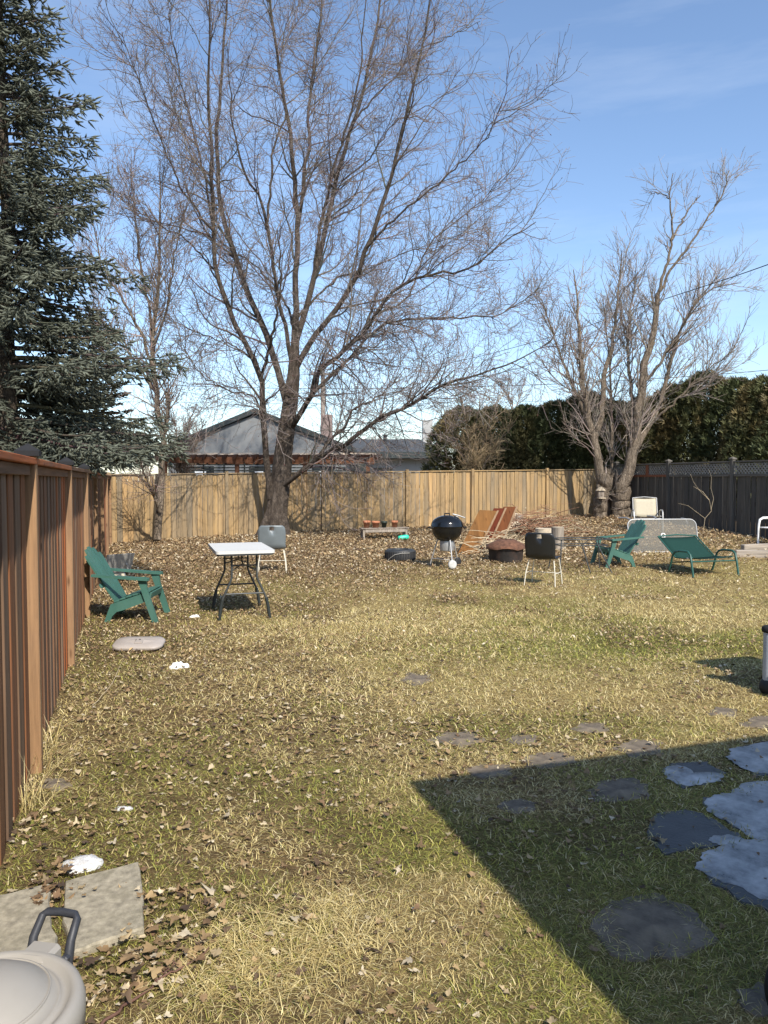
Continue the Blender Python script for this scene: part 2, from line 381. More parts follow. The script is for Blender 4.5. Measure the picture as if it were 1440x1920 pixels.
STRAW = 1.22 * np.array([(.47, .385, .16), (.57, .48, .235), (.38, .30, .125), (.51, .41, .18), (.65, .56, .31), (.30, .22, .095)])
GREEN = 1.2 * np.array([(.19, .20, .045), (.27, .27, .065), (.13, .15, .04), (.36, .34, .085), (.30, .28, .065)])
LEAF = np.array([(.40, .29, .16), (.48, .375, .22), (.32, .22, .12), (.22, .14, .08), (.56, .46, .30), (.14, .095, .06), (.43, .31, .16), (.62, .53, .38), (.29, .195, .105), (.10, .07, .05), (.36, .25, .13)])

# ------------------------------------------------------------------ ground sheet
def axis(dense0, dense1, step, far):
    a_ = list(np.arange(dense0, dense1 + 1e-6, step)); st = step
    while a_[-1] < far: st *= 1.35; a_.append(a_[-1] + st)
    st = step; lo = dense0; left = []
    while lo > -far: st *= 1.35; lo -= st; left.append(lo)
    return np.array(left[::-1] + a_)
gx = axis(-9, 13, .19, 900); gy = axis(1, 27, .19, 900)
GX, GY = np.meshgrid(gx, gy); n0, n1 = GX.shape
V = np.stack([GX, GY, ground_z(GX, GY)], -1).reshape(-1, 3)
I = np.arange(n0 * n1).reshape(n0, n1)
F = np.stack([I[:-1, :-1], I[:-1, 1:], I[1:, 1:], I[1:, :-1]], -1).reshape(-1, 4)
li = litter_zone(V[:, 0], V[:, 1])[:, None]; gr = green_zone(V[:, 0], V[:, 1])[:, None]
colg = (np.array([.29, .225, .105]) * (1 - gr) + np.array([.165, .155, .05]) * gr) * (1 - .8 * li) + np.array([.125, .085, .05]) * .8 * li
ground = tag(link('ground', mk_mesh('ground', V, [F], colg, True), M['ground']), kind='structure')

# ------------------------------------------------------------------ house beside the camera (its shadow lies at the lower right)
tip = gp(760, 1462)
HC = tip + np.array(TOSUN / TOSUN.z) * 3.0                      # eave corner 3 m up
house = thing('house', 'pale sided house beside the viewer, its roof shading the lower right lawn', 'house', (HC[0], HC[1], 0), math.atan2(E[1], E[0]))
hb = MB(); hb.box((6.5, -5.0, 1.4), (12.0, 9.0, 2.8)); hb.build('wall', M['siding'], house)
rf = MB()
ro = [(0, 0, 2.98), (13, 0, 2.98), (13, -10, 2.98), (0, -10, 2.98), (0, 0, 2.82), (13, 0, 2.82), (13, -10, 2.82), (0, -10, 2.82), (4.5, -5, 4.5), (8.5, -5, 4.5)]
rf.add(ro, [(4, 7, 6, 5), (0, 4, 5, 1), (1, 5, 6, 2), (2, 6, 7, 3), (3, 7, 4, 0), (0, 1, 9, 8), (2, 3, 8, 9), (1, 2, 9), (3, 0, 8)]); rf.build('roof', M['shingle'], house)
hw = MB(); hw.box((3.4, -.48, 1.6), (1.5, .06, 1.2)); w_ = hw.build('window', M['glass_dark'], house)

# ------------------------------------------------------------------ fences
def board_mesh(w, t, h=1.0, name='board'):
    mb = MB(); mb.box((0, 0, h / 2), (w, t, h), bev=.003); return mb.mesh(name)
angE = math.atan2(E[1], E[0]); angL = math.atan2(-NB[1], -NB[0])      # along E ; along left fence towards the viewer
def post_with_cap(fence, p, zt, size, mat, capmat, proud, name='post', point=False):
    g = float(ground_z(*p)); h = zt - g + .1
    mb = MB(); mb.box((0, 0, h / 2), (size, size, h), bev=.006)
    o = mb.build(name, mat, fence, (p[0], p[1], g - .1), (0, 0, angE))
    if capmat:
        cm = MB(); s2 = size * .72
        cm.add([(-s2, -s2, h), (s2, -s2, h), (s2, s2, h), (-s2, s2, h), (-s2, -s2, h + .03), (s2, -s2, h + .03), (s2, s2, h + .03), (-s2, s2, h + .03), (0, 0, h + .075)],
               [(3, 2, 1, 0), (0, 1, 5, 4), (1, 2, 6, 5), (2, 3, 7, 6), (3, 0, 4, 7), (4, 5, 8), (5, 6, 8), (6, 7, 8), (7, 4, 8)])
        cm.build('post_cap', capmat, o)
    return o

# back fence: light vertical boards
bf = thing('back_fence', 'light tan vertical board fence across the back of the yard', 'fence')
bme = board_mesh(.130, .018); bme.materials.append(M['back_board'])
ztop = lambda s: 1.84 + .20 * s / 14.7
r_ = random.Random(3); s = .12
while s < 15.2:
    p = C0 + E * s; g = float(ground_z(*p)); z0 = g - .06
    o = link('board', bme, None, bf, (p[0] + NB[0] * r_.uniform(-.004, .005), p[1] + NB[1] * r_.uniform(-.004, .005), z0), (r_.uniform(-.006, .006), 0, angE + r_.uniform(-.02, .02)))
    o.scale = (1 + r_.uniform(-.04, .03), 1, ztop(s) - .02 - z0 + r_.uniform(-.014, .004)); s += .1385
for s in (0.0, 3.06, 5.79, 8.36, 10.5, 13.1, 15.25):
    p = C0 + E * s - NB * .035; post_with_cap(bf, p, ztop(s) + .06, .09, M['back_board'], None, 0)
def rail(fence, s0, s1, z0, z1, w, h, offn, mat, name, base=C0, dirv=E, nv=NB):
    a_ = np.append(base + dirv * s0 + nv * offn, z0); b_ = np.append(base + dirv * s1 + nv * offn, z1)
    L = np.linalg.norm(b_ - a_); mb = MB(); mb.box((0, 0, L / 2), (w, h, L), bev=.004)
    q = Vector(b_ - a_).to_track_quat('Z', 'Y'); o = mb.build(name, mat, fence, tuple(a_)); o.rotation_euler = q.to_euler(); return o
ps = [0.0, 3.06, 5.79, 8.36, 10.5, 13.1, 15.25]
for a_, b_ in zip(ps[:-1], ps[1:]):
    rail(bf, a_, b_, ztop(a_), ztop(b_), .09, .03, -.005, M['back_board'], 'cap_rail')
    for h in (.35, 1.5): rail(bf, a_, b_, h, h + .02, .04, .09, .035, M['back_board'], 'rail')

# left fence: reddish brown boards, cap rail, posts in front
lf = thing('left_fence', 'reddish brown tall board fence with protruding posts along the left side', 'fence')
lme = board_mesh(.128, .02); lme.materials.append(M['left_board'])
DL = -NB; INW = E
t = .05; i = 0; zl = lambda t: 1.80 + .0004 * t
while t < 21.5:
    p = C0 + DL * t + INW * (-.004 + (.009 if i % 2 else 0) + r_.uniform(-.002, .002)); g = float(ground_z(*p)); z0 = g - .05
    o = link('board', lme, None, lf, (p[0], p[1], z0), (0, r_.uniform(-.004, .004), angL + r_.uniform(-.035, .035)))
    o.scale = (1 + r_.uniform(-.05, .04), 1, zl(t) - .03 - z0); t += .113; i += 1
tp = [.6, 3.25, 5.9, 8.55, 11.2, 13.85, 16.5, 19.15, 21.6]
for k, t in enumerate(tp):
    p = C0 + DL * t + INW * .024; post_with_cap(lf, p, zl(t) + .03, .09, M['left_post'], M['cap_black'] if t > 8 else None, 0)
for a_, b_ in zip([0] + tp[:-1], tp):
    rail(lf, a_ + .002, b_ - .002, zl(a_), zl(b_), .135, .036, .005, M['left_board'], 'cap_rail', C0, DL, INW).rotation_euler.rotate_axis('Z', 0)
    rail(lf, a_ + .05, b_ - .05, zl(a_) - .05, zl(b_) - .05, .02, .06, .03, M['left_board'], 'trim_board', C0, DL, INW)

# right fence: dark boards with a lattice band
rfen = thing('right_fence', 'dark stained board fence with lattice band at the right', 'fence')
S0 = C0 + E * 15.35
dme = board_mesh(.142, .02); dme.materials.append(M['dark_board'])
zr = 2.17; zsol = 1.80
t = .1
while t < 10.5:
    p = S0 + DL * t; g = float(ground_z(*p)); z0 = g - .03 - r_.uniform(0, .03)
    o = link('board', dme, None, rfen, (p[0], p[1], z0), (r_.uniform(-.01, .01), r_.uniform(-.006, .006), angL + r_.uniform(-.03, .03)))
    o.scale = (1, 1, zsol - z0); t += .16
rp = [.56, 3.03, 5.5, 7.97, 10.4]
for t in rp: post_with_cap(rfen, S0 + DL * t - E * .03, zr + .06, .1, M['dark_trim'], M['dark_trim'], 0)
lz0, lz1 = zsol + .05, zr - .045
for a_, b_ in zip([0.0] + rp[:-1], rp):
    rail(rfen, a_ + .03, b_ - .03, zr, zr, .07, .04, -.03, M['dark_trim'], 'cap_rail', S0, DL, E)
    rail(rfen, a_ + .03, b_ - .03, zsol + .025, zsol + .025, .05, .07, -.03, M['dark_trim'] if b_ > 3.1 or b_ < 1 else M['red_trim'], 'rail', S0, DL, E)
    rail(rfen, a_ + .03, b_ - .03, .75, .75, .04, .09, .04, M['dark_trim'], 'rail', S0, DL, E)
    mb = MB(); L = b_ - a_ - .1; H = lz1 - lz0
    for sg in (-1, 1):
        q = -H
        while q < L:
            x0, x1 = q, q + H; za, zb = (0, H) if sg > 0 else (H, 0)
            c0, c1 = max(x0, 0), min(x1, L)
            if c1 - c0 > .02:
                f0 = (c0 - x0) / H; f1 = (c1 - x0) / H; A = Vector((c0, 0, za + (zb - za) * f0)); B = Vector((c1, 0, za + (zb - za) * f1)); d_ = B - A
                mb.box((A + B) / 2 + Vector((0, sg * .004, 0)), (d_.length, .007, .03), rot=rot3(y=-math.atan2(d_.z, d_.x)))
            q += .105
    p = S0 + DL * (a_ + .05) - E * .03
    mb.build('lattice', M['lattice'], rfen, (p[0], p[1], lz0), (0, 0, angL))
p = S0 + DL * 2.1 - E * .05
mb = MB(); mb.box((0, 0, .16), (.12, .02, .32)); mb.build('patch_board', M['red_trim'], rfen, (p[0], p[1], lz0), (0, 0, angL))

# ------------------------------------------------------------------ tree machinery
def unit(v): return v / np.maximum(np.linalg.norm(v, axis=-1, keepdims=True), 1e-9)
def tubes(P, R, sides, ref=(0, 1, 0)):
    Nn, K, _ = P.shape; T = np.empty_like(P); T[:, 1:-1] = P[:, 2:] - P[:, :-2]; T[:, 0] = P[:, 1] - P[:, 0]; T[:, -1] = P[:, -1] - P[:, -2]; T = unit(T)
    r = np.broadcast_to(np.array(ref, float), T.shape).copy(); bad = np.abs((T * r).sum(-1)) > .92; r[bad] = (1, 0, 0)
    U = unit(np.cross(T, r)); W = np.cross(T, U); a = np.arange(sides) * 2 * np.pi / sides
    V = P[:, :, None, :] + R[:, :, None, None] * (U[:, :, None, :] * np.cos(a)[None, None, :, None] + W[:, :, None, :] * np.sin(a)[None, None, :, None])
    I = np.arange(Nn * K * sides).reshape(Nn, K, sides); J = np.roll(I, -1, axis=2)
    F = np.stack([I[:, :-1], J[:, :-1], J[:, 1:], I[:, 1:]], -1).reshape(-1, 4)
    return V.reshape(-1, 3), F
def resample(pts, K):
    """catmull-rom through points -> K points"""
    p = np.array(pts, float); d = np.r_[0, np.cumsum(np.linalg.norm(np.diff(p[:, :3], axis=0), axis=1))]; t = np.linspace(0, d[-1], K)
    q = np.vstack([2 * p[0] - p[1], p, 2 * p[-1] - p[-2]]); dd = np.r_[d[0] - (d[1] - d[0]), d, 2 * d[-1] - d[-2]]
    i = np.clip(np.searchsorted(d, t, side='right') - 1, 0, len(d) - 2); u = ((t - d[i]) / (d[i + 1] - d[i]))[:, None]
    p0, p1, p2, p3 = q[i], q[i + 1], q[i + 2], q[i + 3]
    return .5 * (2 * p1 + (p2 - p0) * u + (2 * p0 - 5 * p1 + 4 * p2 - p3) * u ** 2 + (3 * p1 - p0 - 3 * p2 + p3) * u ** 3)
def limb(pxs, Yb, dy0, dy1, r0, r1, K=24, jit=.03, power=1.0):
    n = len(pxs); pts = []
    for i, (px, py) in enumerate(pxs):
        f = i / (n - 1); pts.append(at(px, py, Yb + dy0 + (dy1 - dy0) * f))
    P = resample(pts, K); P[1:-1] += rs.normal(0, jit, (K - 2, 3)); R = r1 + (r0 - r1) * (1 - np.linspace(0, 1, K)) ** power
    return P, R
def spawn(P, R, n, tmin, tmax, lmin, lmax, ang, u0, u1, K, wig, rmul, rmin, rend, lfall=.5, maxr=9, out=None, outw=0.0):
    """children of the polylines P: n in all, weighted by length"""
    Nn, K0, _ = P.shape; Ls = np.linalg.norm(np.diff(P, axis=1), axis=2).sum(1); pi = rs.choice(Nn, n, p=Ls / Ls.sum())
    t = tmin + (tmax - tmin) * rs.rand(n); ft = t * (K0 - 1); i = np.minimum(ft.astype(int), K0 - 2); u = (ft - i)[:, None]
    A, B = P[pi, i], P[pi, i + 1]; base = A * (1 - u) + B * u; T = unit(B - A)
    r0 = np.clip((R[pi, i] * (1 - u[:, 0]) + R[pi, i + 1] * u[:, 0]) * rmul, rmin, maxr)
    perp = unit(np.cross(T, rs.normal(size=(n, 3)))); 
    if out is not None: perp = unit(perp + outw * unit(np.c_[(base - out)[:, :2], np.zeros(n)]))
    a = np.radians(ang + rs.normal(0, 10, n))[:, None]; D = unit(np.cos(a) * T + np.sin(a) * perp)
    L = (lmin + (lmax - lmin) * rs.rand(n) ** 1.3) * (1 - lfall * t); Q = np.empty((n, K, 3)); Q[:, 0] = base; st = (L / (K - 1))[:, None]
    for k in range(1, K):
        up = u0 + (u1 - u0) * (k - 1) / max(K - 2, 1); D = D + rs.normal(0, wig, (n, 3)); D[:, 2] += up; D = unit(D); Q[:, k] = Q[:, k - 1] + D * st
    RR = r0[:, None] + (np.minimum(rend, r0 * .8)[:, None] - r0[:, None]) * np.linspace(0, 1, K)[None]
    return Q, RR
def stack(limbs, K=24):
    return np.stack([p for p, r in limbs]), np.stack([r for p, r in limbs])
def twig_mesh(name, sets, base, spread, seed):
    """sets: list of (P, R, sides); per-twig tint"""
    q = np.random.RandomState(seed); Vs, Fs, Cs, off = [], [], [], 0
    for P, R, sides in sets:
        V, F = tubes(P, R, sides); n, K = P.shape[:2]; c = np.array(base)[None] * (1 + spread * q.normal(size=(n, 1))); c = np.clip(c + q.normal(0, .008, (n, 3)), .01, 1)
        Vs.append(V); Fs.append(F + off); Cs.append(np.repeat(c, K * sides, axis=0)); off += len(V)
    return mk_mesh(name, np.vstack(Vs), [np.vstack(Fs)], np.vstack(Cs), True)
def bud_mesh(name, P, frac, size, cols, seed):
    """small bud clusters at twig ends and along twigs"""
    q = np.random.RandomState(seed); n, K = P.shape[:2]; sel = np.where(q.rand(n) < frac)[0]
    pts = [P[sel, -1]]; dr = [unit(P[sel, -1] - P[sel, -2])]
    for k in range(1, K - 1):
        s2 = np.where(q.rand(n) < frac * .7)[0]; pts.append(P[s2, k]); dr.append(unit(unit(P[s2, k + 1] - P[s2, k]) + q.normal(0, .8, (len(s2), 3))))
    p = np.vstack(pts); d = np.vstack(dr); m = len(p); r = unit(np.cross(d, q.normal(size=(m, 3)))); w = np.cross(d, r); s = size * q.uniform(.6, 1.4, (m, 1))
    V = np.stack([p - d * s * .3, p + r * s * .45, p - r * s * .22 + w * s * .39, p - r * s * .22 - w * s * .39, p + d * s * 1.5], 1).reshape(-1, 3)
    b = np.arange(m)[:, None] * 5; F = np.concatenate([b + np.array(f) for f in ((0, 2, 1), (0, 3, 2), (0, 1, 3), (1, 2, 4), (2, 3, 4), (3, 1, 4))])
    c = np.array(cols)[q.randint(0, len(cols), m)]
    return mk_mesh(name, V, [F], np.repeat(c, 5, axis=0))

# ------------------------------------------------------------------ the big bare maple
def big_maple():
    Y = 20.5; b = gp(514, 1003); Y = min(b[1], 20.6)
    base = at(514, 1003, Y); base[2] = float(ground_z(base[0], Y))
    root = thing('maple_tree', 'huge bare maple tree with many limbs before the back fence', 'tree', tuple(base))
    px = Y / FPX
    trunk = limb([(512, 1012), (516, 985), (520, 950), (526, 900), (533, 840), (541, 780), (549, 710), (553, 640), (554, 590)], Y, 0, .1, 34 * px, 11 * px, 90, .004)
    # width profile from the photograph, px
    trunk = (trunk[0], np.interp(np.linspace(0, 1, 90), [0, .05, .12, .25, .4, .55, .7, .85, 1], [32, 25, 20, 18, 16, 14.5, 12, 8, 6]) * px)
    L = []
    A = lambda pts, d0, d1, r0, r1=1.2, pw=1.0: L.append(limb(pts, Y, d0, d1, r0 * px * .56, r1 * px * .6, 28, .02, pw))
    A([(506, 935), (500, 880), (497, 830), (494, 775), (490, 710), (480, 680), (462, 645), (443, 611), (424, 562), (404, 507), (400, 428), (397, 306), (391, 183), (391, 92), (394, 0), (398, -160)], -.1, -2.2, 11, 1.2)
    A([(491, 712), (499, 672), (508, 640), (520, 590), (527, 520), (520, 430)], -.5, -2.6, 6, 1.2)
    A([(540, 770), (528, 715), (512, 660), (498, 623), (473, 568), (449, 507), (424, 428), (412, 367), (406, 275), (412, 183), (420, 92), (424, 0), (432, -200)], .1, 1.6, 12, 1.2)
    A([(549, 690), (540, 630), (528, 581), (513, 501), (501, 428), (486, 367), (461, 330), (440, 250), (431, 183), (425, 80)], .1, -1.8, 7.5, 1)
    A([(500, 425), (507, 340), (513, 275), (534, 214), (522, 122), (504, 0), (495, -90)], -1.0, -1.6, 4, 1)
    A([(553, 611), (556, 489), (559, 416), (550, 306), (541, 226), (525, 141), (513, 61), (504, -30), (490, -200)], .1, .6, 10.5, 1.2)
    A([(559, 425), (568, 350), (577, 287), (580, 183), (592, 100), (602, 31), (607, -80), (610, -230)], .3, 1.6, 6.5, 1)
    A([(555, 640), (571, 587), (596, 489), (614, 416), (632, 336), (663, 226), (687, 141), (706, 49), (718, -30), (735, -220)], .1, 2.6, 10.5, 1.2)
    A([(590, 510), (602, 422), (618, 350), (632, 293), (669, 171), (681, 61), (688, -60)], .8, -.5, 6, 1)
    A([(551, 700), (577, 648), (620, 593), (657, 538), (687, 465), (718, 379), (742, 293), (767, 202), (791, 92), (806, 0), (820, -120)], .1, -2.2, 10, 1.2)
    A([(548, 800), (555, 793), (568, 769), (584, 740), (592, 709), (606, 688), (632, 666), (669, 636), (706, 587), (748, 538), (816, 513), (883, 501), (944, 452), (1005, 416)], 0, -2.6, 9.5, 1)
    A([(586, 737), (612, 712), (640, 685), (651, 678), (687, 636), (730, 605), (816, 596), (913, 593), (975, 568), (1010, 540)], -.4, 2.0, 6.5, 1)
    A([(528, 912), (545, 900), (557, 891), (579, 873), (601, 856), (623, 843), (637, 839), (675, 812), (712, 786), (750, 769), (784, 749), (825, 726), (852, 715), (913, 697), (975, 672), (1036, 636)], -.1, -3.2, 9, 1)
    A([(600, 853), (619, 824), (649, 794), (660, 769), (686, 756), (712, 741), (735, 721), (760, 690)], -1.0, -1.9, 5, 1)
    A([(494, 790), (487, 770), (478, 745), (460, 738), (439, 735), (405, 722), (375, 700), (345, 665)], -.4, -2.3, 3.6, 1)
    A([(402, 440), (395, 428), (351, 370), (333, 342), (302, 263), (272, 183), (245, 110), (229, 61)], -1.5, -3.0, 3.6, .9)
    A([(400, 428), (385, 340), (363, 245), (339, 153), (322, 70), (314, -20)], -1.5, -.6, 3.8, .9)
    A([(476, 675), (440, 650), (406, 636), (345, 611), (300, 590)], -.8, .8, 2.6, .9)
    A([(405, 510), (351, 452), (302, 422), (253, 391), (205, 350)], -1.2, .7, 3, .9)
    A([(687, 465), (720, 430), (761, 391), (822, 342), (870, 300), (913, 257), (940, 200)], -1.2, -3.4, 4, .9)
    A([(663, 226), (730, 153), (791, 92), (850, 65), (900, 40)], 1.3, 3.2, 3.4, .9)
    A([(706, 587), (760, 560), (800, 470), (850, 420), (900, 380), (950, 330)], -1.0, .6, 3.6, .9)
    A([(640, 340), (690, 300), (740, 230), (800, 200), (870, 150)], 1.2, 2.6, 3, .9)
    A([(556, 600), (590, 560), (640, 520), (700, 500), (770, 470), (850, 460)], .1, 3.4, 4.4, .9)
    A([(556, 630), (530, 560), (480, 500), (420, 460), (350, 400)], .1, 3.2, 4.4, .9)
    Vt, Ft = tubes(trunk[0][None], trunk[1][None], 48)
    cen = np.repeat(trunk[0], 48, axis=0); dd = Vt - cen; ang = np.arctan2(dd[:, 1], dd[:, 0]); hz = Vt[:, 2]
    flare = 1 + .22 * np.cos(ang * 5 + 1.0) * (1 - sstep(0, .9, hz - base[2])) + .05 * np.sin(ang * 7 + hz * 1.3) + .13 * (vnoise((ang + 4) * 6 + .6 * np.sin(hz * 2.3), hz * 1.6, 1.0, 41) - .5) + .07 * (vnoise((ang + 4) * 14, hz * 4, 1.0, 42) - .5)
    Vt = cen + dd * flare[:, None]
    inv = lambda V: V - base
    link('trunk', mk_mesh('trunk', inv(Vt), [Ft], None, True), M['bark_maple'], root)
    for P, R in L:
        v, f = tubes(P[None], R[None], 10); link('limb', mk_mesh('limb', inv(v), [f], None, True), M['bark_maple'], root)
    P0, R0 = stack(L); cen0 = base + np.array([0, 0, 0])
    g1, q1 = spawn(P0, R0, 560, .12, 1, .9, 3.6, 46, .02, .10, 10, .14, .45, .75 * px, .36 * px, .5, .034, cen0, .5)
    low, qlow = spawn(P0[[10, 11, 12, 13, 14, 17]], R0[[10, 11, 12, 13, 14, 17]], 130, .1, .95, .8, 2.4, 60, -.16, .12, 10, .16, .4, .6 * px, .35 * px, .3, .02)
    g1 = np.concatenate([g1, low]); q1 = np.concatenate([q1, qlow])
    g2, q2 = spawn(g1, q1, 6200, .06, 1, .4, 1.6, 46, .0, .13, 6, .17, .6, .40 * px, .27 * px, .4, .011)
    d2, e2 = spawn(np.concatenate([P0[:, 2:16], ]), R0[:, 2:16], 700, 0, 1, .3, 1.1, 70, -.1, -.28, 7, .16, .1, .35 * px, .24 * px, .3, .006)
    g3, q3 = spawn(g2, q2, 26000, .05, 1, .16, .66, 44, .02, .1, 3, .2, .8, .27 * px, .2 * px, .3, .006)
    me = twig_mesh('branches', [(inv(g1), q1, 6)], (.135, .112, .097), .2, 1); link('branches', me, M['tint_twig'], root)['kind'] = 'stuff'
    me = twig_mesh('twigs', [(inv(g2), q2, 3), (inv(g3), q3, 3), (inv(d2), e2, 3)], (.225, .185, .165), .3, 2); link('twigs', me, M['tint_twig'], root)['kind'] = 'stuff'
    me = bud_mesh('buds', inv(g3), .24, .020, [(.17, .06, .06), (.13, .05, .045), (.2, .09, .08), (.11, .07, .055)], 5); link('buds', me, M['tint_twig'], root)['kind'] = 'stuff'
big_maple()

def bare_tree(name, label, Y, stems, base_px, bark_, n1, n2, n3, l1, l2, l3, up, col, seed, ang=35, group=None, budcol=None, thin=.62, sparse=()):
    base = at(base_px[0], base_px[1], Y); base[2] = float(ground_z(base[0], Y)); root = thing(name, label, 'tree', tuple(base), group=group); px = Y / FPX; L = []
    for pts, d0, d1, r0, r1 in stems: L.append(limb(pts, Y, d0, d1, r0 * px * thin, r1 * px * .7, 24, .02))
    for P, R in L:
        v, f = tubes(P[None], R[None], 12); link('trunk', mk_mesh('trunk', v - base, [f], None, True), bark_, root)
    P0, R0 = stack(L)
    ok = [i for i in range(len(L)) if i not in sparse]
    if sparse: x1, y1 = spawn(P0[list(sparse)], R0[list(sparse)], 10 * len(sparse), .2, 1, .3, 1.1, 50, .05, .1, 9, .14, .5, .5 * px, .28 * px, .4, .02)
    g1, q1 = spawn(P0[ok], R0[ok], n1, .25, .95, *l1, ang, up, up, 9, .1, .5, .6 * px, .3 * px, .45, .022)
    if sparse: g1 = np.concatenate([g1, x1]); q1 = np.concatenate([q1, y1])
    g2, q2 = spawn(g1, q1, n2, .1, 1, *l2, ang, up * .8, up, 6, .13, .7, .38 * px, .26 * px, .4, .011)
    sets = [(g1 - base, q1, 4), (g2 - base, q2, 3)]
    if n3:
        g3, q3 = spawn(g2, q2, n3, .1, 1, *l3, ang, up * .5, up, 3, .15, .8, .27 * px, .2 * px, .3, .007); sets.append((g3 - base, q3, 3))
        if budcol: link('buds', bud_mesh('buds', g3 - base, .3, .02, budcol, seed), M['tint_twig'], root)['kind'] = 'stuff'
    link('twigs', twig_mesh('twigs', sets, col, .25, seed), M['tint_twig'], root)['kind'] = 'stuff'
    return root
BUD = [(.16, .045, .05), (.11, .035, .035), (.2, .07, .065)]
bare_tree('young_tree', 'slim bare grey tree beside the spruce by the back fence', 19.6,
    [([(295, 1012), (299, 950), (303, 880), (304, 825), (293, 733), (286, 642), (296, 550), (298, 458), (302, 367), (300, 298)], 0, .3, 12, 1),
     ([(300, 960), (288, 930), (278, 905), (268, 880), (262, 850)], -.1, -1.2, 5, 1.2),
     ([(291, 720), (270, 640), (229, 559), (192, 500), (179, 435), (170, 390)], .1, -1.0, 5.5, 1),
     ([(287, 640), (276, 560), (261, 481), (252, 390), (220, 312)], .1, 1.3, 5, 1),
     ([(304, 820), (313, 790), (314, 750), (312, 738)], 0, -.2, 6.5, 5),
     ([(288, 650), (310, 590), (322, 520), (334, 440), (350, 380)], .1, -1.2, 4, 1),
     ([(296, 745), (262, 690), (238, 650), (200, 600), (178, 560)], .1, .9, 4, 1)],
    (297, 1005), M['bark_grey'], 190, 1300, 3800, (.6, 2.4), (.3, 1.0), (.12, .45), .06, (.27, .21, .17), 21, 38, budcol=BUD)
bare_tree('multistem_tree', 'bare multi stemmed tree with knobby trunks at the fence corner', 23.4,
    [([(1128, 985), (1128, 940), (1124, 890), (1113, 820), (1103, 783), (1097, 743), (1090, 700), (1087, 633), (1082, 570), (1075, 505)], 0, -.4, 20, 1),
     ([(1114, 825), (1127, 783), (1133, 700), (1147, 650), (1157, 583), (1160, 530), (1165, 470)], 0, .8, 12, 1),
     ([(1140, 980), (1142, 930), (1146, 870), (1148, 800), (1146, 730), (1140, 640), (1130, 560)], .3, .9, 9, 1),
     ([(1160, 985), (1160, 938), (1169, 905), (1177, 883), (1190, 833), (1194, 793), (1205, 717), (1213, 667), (1227, 617), (1233, 550)], 0, -.4, 25, 6),
     ([(1232, 560), (1240, 525), (1250, 493), (1260, 450), (1258, 400), (1255, 367), (1262, 325)], -.4, -.7, 6, 1),
     ([(1238, 545), (1262, 500), (1293, 460), (1327, 410), (1353, 367), (1367, 320)], -.4, -1.0, 5, 1),
     ([(1260, 450), (1293, 390), (1313, 367)], -.5, .3, 4, 1),
     ([(1256, 372), (1235, 362), (1215, 362)], -.5, -.2, 2.2, .8),
     ([(1185, 850), (1207, 815), (1228, 780), (1245, 730), (1262, 660), (1290, 590), (1330, 545), (1390, 530)], 0, 1.0, 11, .9),
     ([(1193, 800), (1185, 740), (1178, 660), (1183, 580), (1195, 510)], 0, .8, 8, .9),
     ([(1124, 992), (1125, 955), (1128, 925), (1136, 900), (1138, 884)], -.1, -.15, 21, 20),
     ([(1162, 992), (1164, 960), (1166, 930), (1166, 912)], -.05, -.1, 30, 22),
     ([(1110, 810), (1090, 760), (1060, 690), (1035, 620), (1015, 560)], 0, -.6, 7, .9),
     ([(1228, 785), (1270, 750), (1320, 700), (1385, 650)], .3, -.8, 5, .9),
     ([(1205, 720), (1230, 690), (1275, 620), (1310, 560), (1345, 520)], 0, -1.2, 6, .9)],
    (1142, 972), M['bark_grey'], 330, 2300, 4600, (.7, 2.8), (.35, 1.15), (.15, .5), .085, (.27, .225, .19), 22, 38, sparse=(4, 5, 6, 7, 10, 11), thin=.52)
bare_tree('ornamental_tree', 'pale leafless shrub with yellowish stems behind the back fence', 26.0,
    [([(890, 960), (888, 880), (880, 830), (870, 780), (862, 745)], 0, -.4, 3.5, 1), ([(892, 960), (895, 880), (910, 820), (925, 775), (935, 740)], 0, .5, 3.5, 1),
     ([(888, 960), (882, 885), (860, 840), (845, 800), (838, 770)], .1, .3, 3, 1), ([(894, 960), (905, 880), (935, 830), (960, 800)], 0, -.5, 3, 1), ([(890, 960), (893, 870), (892, 800), (900, 752)], 0, .1, 3, 1)],
    (890, 955), M['bark_grey'], 150, 1000, 1700, (.4, 1.3), (.2, .7), (.1, .35), .04, (.33, .25, .15), 23, 40)
bare_tree('distant_tree', 'tiny hazy bare tree far behind the hedge', 75.0,
    [([(962, 900), (962, 800), (960, 740), (958, 705)], 0, 1, 3, .5), ([(961, 770), (948, 735), (940, 715)], 0, -1, 2, .4), ([(962, 780), (976, 740), (985, 712)], 0, 1, 2, .4)],
    (962, 905), M['bark_grey'], 90, 700, 0, (1, 3), (.6, 1.6), (0, 0), .05, (.22, .17, .15), 24, 38)
bare_tree('garden_shrub', 'small bare rounded shrub beside the grey gable house', 30.0,
    [([(335, 960), (335, 850), (330, 800), (322, 762)], 0, .5, 3, .8), ([(336, 960), (340, 850), (352, 800), (362, 775)], 0, -.5, 3, .8), ([(334, 960), (328, 850), (305, 800), (290, 775)], 0, .3, 3, .8), ([(336, 960), (348, 860), (372, 815), (385, 795)], 0, .3, 3, .8)],
    (335, 955), M['bark_grey'], 130, 900, 1400, (.5, 1.6), (.3, .9), (.15, .4), .05, (.27, .21, .17), 25, 38)

